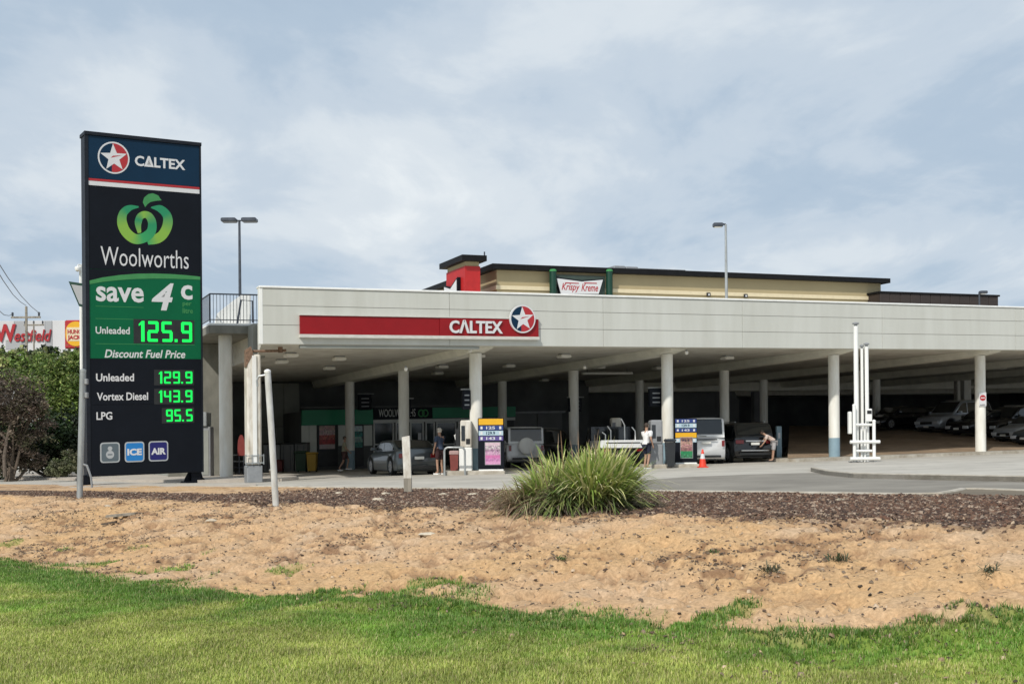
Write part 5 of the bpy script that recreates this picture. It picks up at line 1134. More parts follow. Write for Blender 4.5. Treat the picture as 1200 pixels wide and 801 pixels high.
# arch: black above, light green band, dark green below
ax = [(103.5, 328.6), (120, 325), (140, 322.2), (160, 320.6), (180, 320.3), (200, 321), (218, 322.3), (232.5, 324)]
top = [sg_(*p) for p in ax]; low = [sg_(x, y + 6.2 * (0.55 + .45 * math.sin(math.pi * (i + .8) / 8))) for i, (x, y) in enumerate(ax)]
uL, uR = .106, WS - .056; top[0] = (uL, top[0][1]); low[0] = (uL, low[0][1]); top[-1] = (uR, top[-1][1]); low[-1] = (uR, low[-1][1])
b = MB(); SFc.shape(b, [(uL, zG + 3.09)] + top + [(uR, zG + 3.09)] if top[0][1] < zG + 3.09 else [(uL, zG + 3.3)] + top + [(uR, zG + 3.3)], .001, .004); b.build('arch_field', MT['signblack'], gp_)
b = MB(); SFc.shape(b, low + top[::-1], .005, .008); b.build('arch_band', MT['signlight'], gp_)
def stext(name, body, x0, x1, yc, h, m, off=.02, shear=0, par=ps, d=.002, sp=1.0):
    """text between photo columns x0..x1, glyph box centred on height yc (at its middle) with h photo pixels of height"""
    xm = (x0 + x1) / 2; u0 = sg_(x0, yc)[0]; u1 = sg_(x1, yc)[0]; z1 = sg_(xm, yc - h / 2)[1]; z0 = sg_(xm, yc + h / 2)[1]
    b = MB(); SFc.text(b, body, u0, z0, u1, z1, d, off=off, shear=shear, sp=sp, th=.004); return b.build(name, m, par)
P_ = MT['white_print']
stext('brand_lettering', 'C\u0394LTEX', 158, 217, 190.6, 12.6, P_, off=.030)
cu, cz2 = sg_(133.2, 185); cu2, _ = sg_(151.5, 185); rr_ = cu2 - cu
star_logo(SFc, cu, cz2, rr_ * 1.04, .001, ps, su=.97)
stext('brand_lettering', 'Woolworths', 118, 221, 302, 21.5, P_, off=-.004)
stext('save_lettering', 'save', 112.5, 168.5, 345.0, 17.5, P_, off=.022)
stext('save_lettering', '4', 177.5, 203.5, 347.5, 32, P_, off=.022, shear=.25)
stext('save_lettering', 'c', 212, 225.5, 342.5, 17, P_, off=.024)
stext('small_lettering', 'per', 214, 224.5, 357, 5.2, MT['signlight'], off=.015); stext('small_lettering', 'litre', 214, 226, 364, 6, MT['signlight'], off=.015)
stext('fuel_lettering', 'Unleaded', 112, 152, 387, 8.4, P_, off=.018)
stext('discount_lettering', 'Discount Fuel Price', 122.5, 217, 414.5, 9.4, P_, off=.018, shear=.22)
stext('fuel_lettering', 'Unleaded', 112.5, 157, 442, 9.2, P_, off=.02)
stext('fuel_lettering', 'Vortex Diesel', 113.5, 173.5, 464.2, 9.2, P_, off=.02)
stext('fuel_lettering', 'LPG', 113, 131.5, 487, 9.2, P_, off=.02)
for y0 in (358.5, 373, 402.5):
    u0, z0 = sg_(112, y0); u1, _ = sg_(228 if y0 > 360 else 168, y0); b = MB(); SFc.slab(b, u0, z0 - .008, u1, z0 + .008, .0, .003); b.build('thin_rule', MT['signlight'], ps)
SEG = {'0': 'abcdef', '1': 'bc', '2': 'abged', '3': 'abgcd', '4': 'fgbc', '5': 'afgcd', '9': 'abfgcd'}
def led(x0, x1, y0, y1, txt, tail):
    """digits between photo columns x0..x1"""
    for yb in (0,):
        uA, zt_ = sg_(x0, y0); uB, _ = sg_(x1, y0); zb_ = sg_((x0+x1)/2, y1)[1]; zt_ = sg_((x0+x1)/2, y0)[1]
    b = MB(); SFc.slab(b, uA - .12, zb_ - .06, uB + .03, zt_ + .06, .0, .006); md = b.build('display_window', MT['black'], ps)
    h = zt_ - zb_; units = sum(.42 if c == '.' else .62 if c == '1' else 1 for c in txt); cw = (uB - uA) / units; u = uA; th = h * .145
    for c in txt:
        w_ = cw * (.42 if c == '.' else .62 if c == '1' else 1); b = MB()
        if c == '.': SFc.slab(b, u + w_*.1, zb_, u + w_*.1 + th, zb_ + th, .007, .014)
        else:
            g = cw * .10; a0, a1_ = u + g, u + w_ - g; zm = (zt_ + zb_) / 2; ch = th * .32
            if c == '1': a0 = a1_ - th * 1.25
            T_ = th / 2
            seg = {'a': (a0+ch, zt_-th, a1_-ch, zt_), 'g': (a0+ch, zm-T_, a1_-ch, zm+T_), 'd': (a0+ch, zb_, a1_-ch, zb_+th),
                   'f': (a0, zm+ch*.2, a0+th, zt_-ch), 'b': (a1_-th, zm+ch*.2, a1_, zt_-ch), 'e': (a0, zb_+ch, a0+th, zm-ch*.2), 'c': (a1_-th, zb_+ch, a1_, zm-ch*.2)}
            if c == '1': SFc.shape(b, [(a1_-th*1.1, zb_), (a1_, zb_), (a1_, zt_), (a1_-th*.9, zt_), (a1_-th*1.9, zt_-th*1.1), (a1_-th*1.9, zt_-th*1.7), (a1_-th*1.1, zt_-th*1.2)], .007, .014)
            else:
                for i, s_ in enumerate(SEG[c]):
                    q = seg[s_]; SFc.slab(b, q[0], q[1], q[2], q[3], .007 + .0006*i, .014 + .0006*i)
        b.build('digit' if c != '.' else 'decimal_point', MT['led'], md); u += w_
led(160.5, 226.5, 376.5, 400.5, '125.9', 0); led(184.5, 226.3, 435, 449.2, '129.9', 0); led(184.5, 226.3, 457, 471.2, '143.9', 0); led(193.5, 226.5, 479.3, 493.5, '95.5', 0)
def icon(x0, x1, y0, y1, m, kind):
    u0 = sg_(x0, y0)[0]; u1 = sg_(x1, y0)[0]; xm = (x0+x1)/2; z1 = sg_(xm, y0)[1]; z0 = sg_(xm, y1)[1]
    def rnd(u0, z0, u1, z1, r):
        p = []
        for cx, cz, a in ((u1-r, z1-r, 0), (u0+r, z1-r, 90), (u0+r, z0+r, 180), (u1-r, z0+r, 270)): p += [(cx + r*math.cos(R(a+t)), cz + r*math.sin(R(a+t))) for t in (0, 30, 60, 90)]
        return p
    b = MB(); SFc.shape(b, rnd(u0, z0, u1, z1, .10), .001, .005); o = b.build('service_symbol', MT['symbolrim'], ps)
    b = MB(); SFc.shape(b, rnd(u0+.045, z0+.045, u1-.045, z1-.045, .07), .006, .009); b.build('symbol_field', m, o)
    w_, h_ = u1-u0, z1-z0
    if kind in ('ICE', 'AIR'):
        b = MB(); SFc.text(b, kind, u0 + w_*.13, z0 + h_*.33, u1 - w_*.13, z0 + h_*.66, .010, off=.045); b.build('lettering', P_, o)
    else:
        b = MB(); cx, cz = (u0+u1)/2, z0 + h_*.40
        SFc.shape(b, [(cx + w_*.21*math.cos(R(t)), cz + h_*.20*math.sin(R(t))) for t in range(0, 360, 24)], .010, .012); SFc.shape(b, [(cx + w_*.12*math.cos(R(t)), z0 + h_*.70 + h_*.11*math.sin(R(t))) for t in range(0, 360, 30)], .010, .012)
        b.build('gas_bottle', MT['symbolrim'], o); b = MB(); SFc.slab(b, cx - w_*.12, cz - .02, cx + w_*.12, cz + .02, .0125, .014); b.build('bottle_band', MT['symbolgrey'], o)
MT['symbolrim'] = mat('symbol_rim', (.42, .44, .45), .5, var=.02); MT['symbolgrey'] = mat('symbol_grey', (.10, .13, .15), .5, var=.02)
MT['iceblue'] = mat('ice_blue', (.01, .19, .52), .5, var=.03); MT['airblue'] = mat('air_blue', (.008, .008, .13), .5, var=.03)
icon(117.2, 140.3, 518, 541.8, MT['symbolgrey'], 'LPG'); icon(146, 169, 517.2, 541, MT['iceblue'], 'ICE'); icon(174, 197, 516.4, 540, MT['airblue'], 'AIR')
# fruit logo: two interlocking rings and a leaf, printed in shaded greens
def ribbon(path, wid, cols, d):
    pts = []                                                        # Catmull-Rom through zoomed photo points
    Pp = [Vector(((100 + x / 7.28), (220 + y / 7.28))) for x, y in path]
    Pp = [Pp[0]*2 - Pp[1]] + Pp + [Pp[-1]*2 - Pp[-2]]
    for i in range(1, len(Pp) - 2):
        for t in [k / 6 for k in range(6)]:
            p0, p1, p2, p3 = Pp[i-1:i+3]; pts.append(.5 * ((2*p1) + (p2-p0)*t + (2*p0-5*p1+4*p2-p3)*t*t + (3*p1-p0-3*p2+p3)*t**3))
    pts.append(Pp[-2]); n = len(pts); b = MB(); vs = []; col = []
    for i, p in enumerate(pts):
        t = (pts[min(i+1, n-1)] - pts[max(i-1, 0)]).normalized(); nn = Vector((-t.y, t.x)); f = i / (n-1)
        w_ = float(np.interp(f, [w[0] for w in wid], [w[1] for w in wid])) / 7.28 / 2
        cc_ = [float(np.interp(f, [c[0] for c in cols], [c[1][k] for c in cols])) for k in range(3)]
        for s in (-1, 1): q = p + nn * w_ * s; vs.append(SFc.p(*sg_(q.x, q.y), d)); col.append((*cc_, 1))
    b.add(vs, [(2*i, 2*i+1, 2*i+3, 2*i+2) for i in range(n-1)]); b.col = col; return b.build('fruit_logo', MT['printv'], ps)
G1, G2, G3 = (.01, .24, .10), (.22, .42, .05), (.03, .33, .10)
ribbon([(560, 168), (640, 180), (697, 240), (700, 320), (660, 400), (600, 440), (530, 462)], [(0, 10), (.15, 62), (.45, 84), (.8, 84), (1, 50)], [(0, G1), (.3, G1), (.6, G2), (.8, G2), (1, G3)], .003)
ribbon([(455, 163), (380, 172), (325, 215), (312, 290), (345, 375), (420, 435), (500, 425), (560, 375), (570, 300), (545, 245), (505, 228), (465, 250), (450, 310), (462, 385)], [(0, 12), (.1, 62), (.25, 86), (.5, 84), (.75, 58), (.9, 62), (1, 30)], [(0, G1), (.12, G1), (.26, G2), (.36, G2), (.45, G3), (.6, G1), (.78, G2), (.88, G1), (1, G2)], .0045)
b = MB(); SFc.shape(b, [sg_(100 + x/7.28, 220 + y/7.28) for x, y in ((510, 165), (490, 125), (500, 85), (535, 55), (575, 47), (620, 65), (650, 108), (600, 112), (555, 122), (530, 140))], .0046, .0052); b.build('fruit_leaf', MT['signlight'], ps)
# feet
for px0, px1, pxm in ((95.5, 113.5, 100), (218.5, 244.5, 231.5)):
    u0 = sg_(px0, 560)[0]; u1 = sg_(px1, 560)[0]; um = sg_(pxm, 560)[0]
    b = MB(); SFc.shape(b, [(u0, .04), (u1, .04), (u1 - .12, .16), (um + .22, .42), (um - .2, .42), (u0 + .05, .16)], -.36, -.30); SFc.slab(b, u0 - .05, -.02, u1 + .05, .045, -.55, -.10); SFc.slab(b, um - .18, .03, um + .16, .42, -.5, -.12); b.build('foot', MT['signblack'], ps)
# ------------------------------------------------------------ posts in front
def bz(x, y): d, e = xy_to_de(np.array([x]), np.array([y])); return float(bank_z(d, e)[0]) + K * x
def place(px, py):                                                 # the point of the bank seen at that pixel
    Y = 25.0
    for _ in range(25):
        x, yy = unroll(px, py); z = bz(x * Y / F, Y); Y = .5 * Y + .5 * (EYE - z) * F / yy
    return Vector((x * Y / F, Y, bz(x * Y / F, Y)))
q = place(93, 583); tp = at(97.2, 434, q.y); t = thing('sign_pole', q, 'plain galvanised pole standing at the left edge of the tall price sign', 'pole')
b = MB(); b.tube([(q.x, q.y, q.z - .2), tuple(tp)], .075, 14); po = b.build('pole', MT['galv'], t, smooth=True)
b = MB(); b.lathe(tuple(tp), [(.08, -.04), (.08, .02), (.03, .04)], 14); b.build('cap', MT['galv'], t, smooth=True)
b = MB()
for py in (446, 462): z = at(97, py, q.y).z; b.bbox(tp.x + .05, tp.x + .12, q.y - .06, q.y + .06, z - .09, z + .05, .01)
b.build('sign_clamp', MT['grey'], t)
b = MB(); k0 = at(100, 543, q.y); b.tube([(q.x + .05, q.y, k0.z - .0), (q.x + .2, q.y, k0.z - .05), (q.x + .3, q.y, k0.z - .35), (q.x + .32, q.y, k0.z - .6)], .03, 6); b.build('loose_strap', MT['grey'], t)
q = place(324, 593); tp = at(313.5, 434.5, q.y); t = thing('leaning_pole', q, 'leaning white metal pole with a small hook at its top, on the sand', 'pole')
b = MB(); b.tube([tuple(q - Vector((0, 0, .2))), tuple(q.lerp(tp, .5)), tuple(tp)], .062, 14); b.build('pole', mat('pale_zinc', (.60, .61, .60), .5, metal=.0, var=.1, scale=9, streak=3, dirt=(.44, .43, .39)), t, smooth=True)
b = MB(); b.lathe(tuple(tp), [(.066, -.03), (.066, .01), (.02, .035)], 14); b.build('cap', MT['white'], t, smooth=True)
b = MB(); b.tube([tuple(tp + Vector((-.04, -.02, -.08))), tuple(tp + Vector((-.16, -.03, -.10))), tuple(tp + Vector((-.2, -.03, -.18))), tuple(tp + Vector((-.19, -.03, -.30)))], .022, 8); b.build('hook', MT['galv'], t, smooth=True)
q2 = at(318, 550, q.y + .2); b = MB(); b.tube([tuple(q2 + Vector((.0, 0, 0))), tuple(q2 + Vector((-.12, .5, -.02))), tuple(q2 + Vector((-.20, 1.3, -.42)))], .03, 6); b.build('side_stay', MT['galv'], t)
q = place(478.5, 577); tp = at(475.6, 511, q.y); t = thing('timber_post', q, 'short weathered white timber post with a dark worn foot at the kerb', 'post')
m_ = q.lerp(tp, .26); w_ = .085
def post_seg(nm, a, c_, m, ww): b = MB(); b.add([(p.x + sx*ww, p.y + sy*ww, p.z + (0.015*sx if p is tp else 0)) for p in (a, c_) for sx, sy in ((-1,-1),(1,-1),(1,1),(-1,1))], [(3,2,1,0),(4,5,6,7),(0,1,5,4),(1,2,6,5),(2,3,7,6),(3,0,4,7)]); return b.build(nm, m, t)
post_seg('post', m_, tp, mat('flaking_white_timber', (.82, .81, .75), .8, var=.08, scale=9, streak=3, dirt=(.46, .40, .32)), w_)
post_seg('worn_foot', q - Vector((0, 0, .15)), m_ - Vector((0, 0, .001)), MT['timber'], w_ * 1.01)
q = gp(24, 556); t = thing('fence_post', q, 'grey timber post in front of the dark shrubs at the far left', 'post')
b = MB(); tp = at(24, 520.5, q.y); b.bbox(q.x - .065, q.x + .065, q.y - .065, q.y + .065, q.z - .1, tp.z, .01); b.build('post', MT['timber'], t)
b = MB(); b.add([(q.x + sx*.07, q.y + sy*.07, tp.z + .001) for sx, sy in ((-1,-1),(1,-1),(1,1),(-1,1))] + [(q.x, q.y, tp.z + .05)], [(3,2,1,0),(0,1,4),(1,2,4),(2,3,4),(3,0,4)]); b.build('post_cap', MT['timber'], t)
# ------------------------------------------------------------ the spiky clump
def vmat(name, rough=.55, tr=.25):
    m = mat(name, (1, 1, 1), rough, var=.0, vcol=True); t = m.node_tree; b = t.nodes['Principled BSDF']; o = t.nodes['Material Output']
    va = [n for n in t.nodes if n.type == 'VERTEX_COLOR'][0]; tl = t.nodes.new('ShaderNodeBsdfTranslucent'); ms = t.nodes.new('ShaderNodeMixShader'); ms.inputs[0].default_value = tr
    t.links.new(va.outputs[0], tl.inputs[0]); t.links.new(b.outputs[0], ms.inputs[1]); t.links.new(tl.outputs[0], ms.inputs[2]); t.links.new(ms.outputs[0], o.inputs[0]); return m
LEAF = vmat('leaf_surface')
def blades(name, base, dirs, lens, droop, width, c0, c1, parent, seg=6, m=LEAF, fold=True):
    """curved strap leaves; base (n,3), dirs (n,3) unit start directions, droop (n) how far they arch over"""
    n = len(base); t = np.linspace(0, 1, seg + 1)[None, :, None]
    hz = dirs.copy(); hz[:, 2] = 0; hz /= np.maximum(np.linalg.norm(hz, axis=1, keepdims=True), 1e-4)
    P = base[:, None] + dirs[:, None] * lens[:, None, None] * t * (1 - .15 * t) + hz[:, None] * (lens * droop)[:, None, None] * .35 * t ** 2
    P[..., 2] -= (lens * droop)[:, None] * .75 * (t[..., 0] ** 2.3)
    sd = np.cross(hz, [0, 0, 1.0]); a = rng.uniform(-.9, .9, n)[:, None]; sd = sd * np.cos(a) + hz * np.sin(a)
    w = (width[:, None, None]) * (np.clip(np.sin(np.pi * (t * .84 + .13)), .05, 1))
    A = P - sd[:, None] * w; B = P + sd[:, None] * w
    v = np.stack([A, B], 2).reshape(-1, 3)
    i = (np.arange(n)[:, None] * (seg + 1) * 2 + np.arange(seg)[None] * 2)[..., None] + np.array([0, 1, 3, 2]); f = i.reshape(-1, 4)
    col = c0[:, None] * (1 - t) + c1[:, None] * t; col = np.repeat(col[:, :, None], 2, 2).reshape(-1, 3); col = np.concatenate([np.clip(col, 0, 1), np.ones((len(col), 1))], 1)
    return mesh_np(name, v, f, m, col, 'stuff', parent)
cq = place(678, 600); cq.z += 0
cl = thing('spiky_clump', cq, 'big clump of arching strap leaves, bright green above and dry below, on the mulch', 'plant')
def clump(n, cxr, cyr, hmin, hmax, tilt, c0s, c1s, wd, droop, offx=0, hb=0):
    th_ = rng.uniform(0, 2*np.pi, n); r = np.sqrt(rng.random(n)); bx = cq.x + offx + cxr * r * np.cos(th_); by = cq.y + cyr * r * np.sin(th_); base = np.stack([bx, by, np.full(n, cq.z - .03 + hb) + rng.uniform(0, .08, n)], 1)
    m = 16; ra = rng.uniform(0, 2*np.pi, m); rr0 = np.sqrt(rng.random(m)) * .95; ci = rng.integers(0, m, n)      # separate rosettes
    base[:, 0] = cq.x + offx + cxr * rr0[ci] * np.cos(ra[ci]) + rng.normal(0, .05, n); base[:, 1] = cq.y + cyr * rr0[ci] * np.sin(ra[ci]) + rng.normal(0, .05, n)
    loc = rng.uniform(0, 2*np.pi, n); tl0 = rng.uniform(.05, 1, n) ** .8 * tilt * .75
    vx = np.sin(tl0) * np.cos(loc) + .42 * tilt * rr0[ci] * np.cos(ra[ci]); vy = np.sin(tl0) * np.sin(loc) + .42 * tilt * rr0[ci] * np.sin(ra[ci])
    tl = np.minimum(np.hypot(vx, vy), 1.45); th2 = np.arctan2(vy, vx); r = rr0[ci]; hs = rng.uniform(.8, 1.12, m)[ci]
    d = np.stack([np.sin(tl) * np.cos(th2), np.sin(tl) * np.sin(th2), np.cos(tl)], 1)
    ln = rng.uniform(hmin, hmax, n) * (1 - .28 * r) * hs; dr = rng.uniform(*droop, n) * (.35 + .65 * np.minimum(1, tl))
    pick = lambda cs: np.array(cs)[rng.integers(0, len(cs), n)] * rng.uniform(.7, 1.25, (n, 1))
    return base, d, ln, dr, rng.uniform(*wd, n), pick(c0s), pick(c1s)
def do(name, *a, **k): ba, d, ln, dr, wd, c0, c1 = clump(*a, **k); blades(name, ba, d, ln, dr, wd, c0, c1, cl)
do('leaves', 2300, .72, .5, 1.15, 1.82, .74, [(.14, .20, .05), (.18, .24, .06), (.22, .25, .08)], [(.60, .62, .20), (.72, .70, .30), (.44, .56, .13), (.28, .44, .08), (.80, .74, .42)], (.011, .019), (.25, 1.0), offx=.08)
do('leaves', 1000, .80, .55, .75, 1.3, 1.1, [(.09, .12, .04), (.12, .12, .06)], [(.24, .32, .08), (.34, .36, .12), (.16, .24, .07)], (.008, .014), (.6, 1.3), offx=.05)
do('dry_leaves', 1500, .85, .5, .45, .95, 1.4, [(.16, .12, .08), (.12, .10, .07)], [(.34, .29, .22), (.44, .36, .26), (.22, .18, .14), (.28, .27, .15)], (.006, .011), (.7, 1.5))
do('dry_leaves', 620, .48, .45, .55, 1.1, 1.2, [(.16, .15, .08), (.22, .17, .11)], [(.48, .33, .22), (.42, .40, .20), (.34, .22, .15)], (.006, .011), (.4, 1.2), offx=-.70)
do('seed_stalks', 34, .7, .4, 1.4, 1.85, .5, [(.20, .18, .10)], [(.46, .33, .24), (.36, .22, .14)], (.008, .012), (.0, .3), offx=.0)
# fallen twigs to the right of the clump
tw_n = 60; base = np.stack([cq.x + 1.0 + rng.uniform(-.1, .25, tw_n), cq.y + rng.uniform(-.3, .3, tw_n), np.full(tw_n, cq.z + .02)], 1); tl = rng.uniform(.5, 1.4, tw_n); az = rng.normal(0, .8, tw_n)
blades('dry_twigs', base, np.stack([np.sin(tl)*np.cos(az), np.sin(tl)*np.sin(az), np.cos(tl)], 1), rng.uniform(.3, .75, tw_n), rng.uniform(0, .4, tw_n), np.full(tw_n, .005), np.tile([.17, .12, .09], (tw_n, 1)), np.tile([.22, .16, .12], (tw_n, 1)), cl)
# ------------------------------------------------------------ lawn blades, mulch chips, litter, stones
def view_filter(x, y, pad=1.06): return (np.abs(x) < .4231 * pad * y + .25)
def scatter(n, d0, d1, e0, e1, bias=None):
    d = rng.uniform(d0, d1, n); e = rng.uniform(e0, e1, n); x, y = de_to_xy(d, e); k = (y > 6.2) & view_filter(x, y); return d[k], e[k], x[k], y[k]
d_, e_, x_, y_ = scatter(1500000, 9.2, 17.5, -34, 1)
keep = rng.random(len(d_)) < np.clip(11.5 / y_, 0, 1) ** 1.6
d_, e_, x_, y_ = d_[keep], e_[keep], x_[keep], y_[keep]
mu, gr = masks(d_, e_); keep = rng.random(len(d_)) < gr; d_, e_, x_, y_, gr = [q[keep] for q in (d_, e_, x_, y_, gr)]
if len(d_) > 330000: s_ = rng.choice(len(d_), 330000, replace=False); d_, e_, x_, y_, gr = [q[s_] for q in (d_, e_, x_, y_, gr)]
n = len(d_); z_ = bank_z(d_, e_) + K * x_ + .002
clm = fbm(x_ * 1.1, y_ * 1.1, 4); fine_ = fbm(x_ * 4 + 20, y_ * 4, 3); edge_ = np.exp(-((d_ - np.interp(e_, GE[:, 0], GE[:, 1]) - .35) / .75) ** 2)
hh = (.018 + .018 * fine_) * (1 + .6 * edge_) * rng.uniform(.6, 1.4, n); az = rng.uniform(0, 2*np.pi, n); ln_ = rng.uniform(.1, 1.0, n)
dx = np.cos(az) * ln_; dy = np.sin(az) * ln_; wx = -np.sin(az) * .0035 * (1 + y_ / 14); wy = np.cos(az) * .0035 * (1 + y_ / 14)
B0 = np.stack([x_ - wx, y_ - wy, z_ - .006], 1); B1 = np.stack([x_ + wx, y_ + wy, z_ - .006], 1); T_ = np.stack([x_ + dx * hh, y_ + dy * hh, z_ + hh], 1)
v = np.stack([B0, B1, T_], 1).reshape(-1, 3); f = np.arange(3 * n).reshape(-1, 3)
green = np.array([.21, .38, .05]); yel = np.array([.43, .49, .11]); dark = np.array([.12, .24, .035]); straw = np.array([.55, .47, .22])
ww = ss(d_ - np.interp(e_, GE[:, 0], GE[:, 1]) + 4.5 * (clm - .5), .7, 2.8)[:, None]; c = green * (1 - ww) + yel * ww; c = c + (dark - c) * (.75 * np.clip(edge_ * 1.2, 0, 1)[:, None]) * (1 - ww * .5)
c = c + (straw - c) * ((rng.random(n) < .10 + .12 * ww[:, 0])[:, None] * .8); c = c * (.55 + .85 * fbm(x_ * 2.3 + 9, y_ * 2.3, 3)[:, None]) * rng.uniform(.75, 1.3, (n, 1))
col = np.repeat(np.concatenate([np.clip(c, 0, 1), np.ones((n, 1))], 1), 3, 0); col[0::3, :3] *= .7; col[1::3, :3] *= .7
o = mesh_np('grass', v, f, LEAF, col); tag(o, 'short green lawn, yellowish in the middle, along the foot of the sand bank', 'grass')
def chips(name, d_, e_, x_, y_, size, cols, flat, m, lift=.0, label=None, cat=None):
    n = len(x_); z = bank_z(d_, e_) + K * x_ + lift
    a = rng.uniform(0, 2*np.pi, n); L_ = size * np.clip(rng.lognormal(-.15, .5, n), .3, 1.9); wd = L_ * rng.uniform(.2, .75, n); th = L_ * flat * rng.uniform(.5, 1.4, n)
    ca, sa = np.cos(a), np.sin(a); tilt = rng.normal(0, .35, n)
    def pt(u, w_, h): return np.stack([x_ + ca*L_*u - sa*wd*w_, y_ + sa*L_*u + ca*wd*w_, z + th*h + tilt*L_*u*.8], 1)
    j = lambda: rng.uniform(.75, 1.2, n)
    V_ = np.stack([pt(-.5*j(), -.45, 0), pt(.5*j(), -.4, 0), pt(.45*j(), .45, 0), pt(-.45*j(), .4, 0), pt(-.3*j(), -.25, 1), pt(.35*j(), -.2, 1.1), pt(.25*j(), .25, .9), pt(-.3*j(), .25, 1)], 1).reshape(-1, 3)
    F_ = (np.arange(n)[:, None, None] * 8 + np.array([(4,5,6,7),(0,1,5,4),(1,2,6,5),(2,3,7,6),(3,0,4,7)])[None]).reshape(-1, 4)
    c = np.array(cols)[rng.integers(0, len(cols), n)] * rng.uniform(.6, 1.35, (n, 1)); col = np.repeat(np.concatenate([np.clip(c, 0, 1), np.ones((n, 1))], 1), 8, 0)
    o = mesh_np(name, V_, F_, m, col); tag(o, label, cat); return o
CHIP = mat('bark_chip', (1, 1, 1), .9, var=.15, scale=60, vcol=True)
d_, e_, x_, y_ = scatter(260000, .2, 7.2, -36, 3); mu, gr = masks(d_, e_); k = rng.random(len(d_)) < mu * np.clip(1.25 - .012*y_, .3, 1); d_, e_, x_, y_ = d_[k], e_[k], x_[k], y_[k]
chips('mulch', d_, e_, x_, y_, .044, [(.115, .062, .038), (.17, .10, .065), (.06, .035, .025), (.21, .135, .09), (.13, .065, .04), (.07, .04, .028), (.36, .27, .20)], .28, CHIP, .0, 'dark brown bark mulch in a band between kerb and sand', 'mulch')
d_, e_, x_, y_ = scatter(110000, 4.8, 12.5, -30, 1); dens_ = ss(fbm(x_ * .8 + 2, y_ * .8 + 19, 3), .40, .62) * ss(fbm(x_ * 3 + 1, y_ * 3 + 60, 3), .38, .6) + .10
k = rng.random(len(d_)) < dens_ * .85; chips('leaf_litter', d_[k], e_[k], x_[k], y_[k], .030, [(.12, .075, .05), (.18, .12, .08), (.07, .05, .035), (.24, .17, .11), (.30, .22, .15)], .25, CHIP, .004, 'dark leaf litter and bark scraps strewn over the sand bank', 'litter')
d_, e_, x_, y_ = scatter(3000, 5.2, 12.2, -30, 1); chips('pebbles', d_, e_, x_, y_, .03, [(.50, .36, .23), (.56, .43, .30), (.42, .29, .18), (.30, .22, .15)], .5, CHIP, .0, 'small pale pebbles and clods scattered on the sand', 'pebbles')
# sticks
d_, e_, x_, y_ = scatter(900, 4.8, 11.5, -26, 1); n = len(x_); az = rng.uniform(0, 2*np.pi, n)
base = np.stack([x_, y_, bank_z(d_, e_) + K*x_ + .012], 1); blades('twigs', base, np.stack([np.cos(az), np.sin(az), rng.uniform(0, .12, n)], 1), rng.uniform(.08, .38, n), rng.uniform(0, .05, n), rng.uniform(.003, .007, n), np.tile([.13, .09, .065], (n, 1)), np.tile([.20, .145, .10], (n, 1)), None, 3)
tag(bpy.data.objects['twigs'], 'thin dry twigs lying about on the sand and mulch', 'twigs')
# single rocks and slabs
def rock(px, py, w_, lab, col=MT['rock'], flat=.5, cat='rock', name='rock'):
    q = place(px, py); b = MB(); rs = random.Random(int(px * 7 + py)); vs = []; nr, ns = 5, 9
    for i in range(nr):
        ph_ = math.pi * (i + .5) / nr
        for k in range(ns): a = 2*math.pi*k/ns; r_ = w_ / 2 * rs.uniform(.6, 1.25); vs.append((q.x + r_*math.sin(ph_)*math.cos(a), q.y + .7*r_*math.sin(ph_)*math.sin(a), q.z + w_*flat*.02 + r_*flat*.8*math.cos(ph_)))
    b.add(vs, [(i*ns+k, i*ns+(k+1) % ns, (i+1)*ns+(k+1) % ns, (i+1)*ns+k) for i in range(nr-1) for k in range(ns)] + [tuple(range(ns)), tuple(range((nr-1)*ns, nr*ns))])
    o = b.build(name, col, None, smooth=True); tag(o, lab, cat)
rock(453, 579.5, .26, 'flat pale rock in the mulch just left of the timber post'); rock(397.5, 578.5, .22, 'pale rock in the mulch midway between the two metal and timber posts')
rock(553, 580, .24, 'pale rock in the mulch left of the spiky clump'); rock(519, 580, .22, 'pale rock right of the timber post in the mulch')
rock(443, 586.5, .26, 'flat pale rock at the lower edge of the mulch, below the timber post'); rock(247, 613, .20, 'small orange-brown rock in the sand below the tall sign')
rock(502, 627, .26, 'low pale clod on the open sand below the timber post', flat=.3)
rock(127, 593, .22, 'pale rock at the sand edge just below the left foot of the tall sign'); rock(985, 577.5 + 9, .2, 'pale rock in the mulch below the vent pipes')
def slab(px, py, w_, h_, lab, m, name='slab'):
    q = place(px, py); b = MB(); b.poly([(q.x + x*w_, q.y + y*w_*.6, q.z + .02 + .05*x) for x, y in ((-.5, -.2), (-.1, -.45), (.45, -.2), (.5, .2), (.1, .45), (-.4, .3))], (0, 0, h_)); o = b.build(name, m); tag(o, lab, 'slab')
slab(143, 606, .62, .05, 'flat grey broken slab lying on the sand below the tall sign', MT['timber'], 'broken_slab')
slab(128, 611, .30, .04, 'dark scrap of bark beside the grey broken slab', MT['bark'], 'bark_scrap')
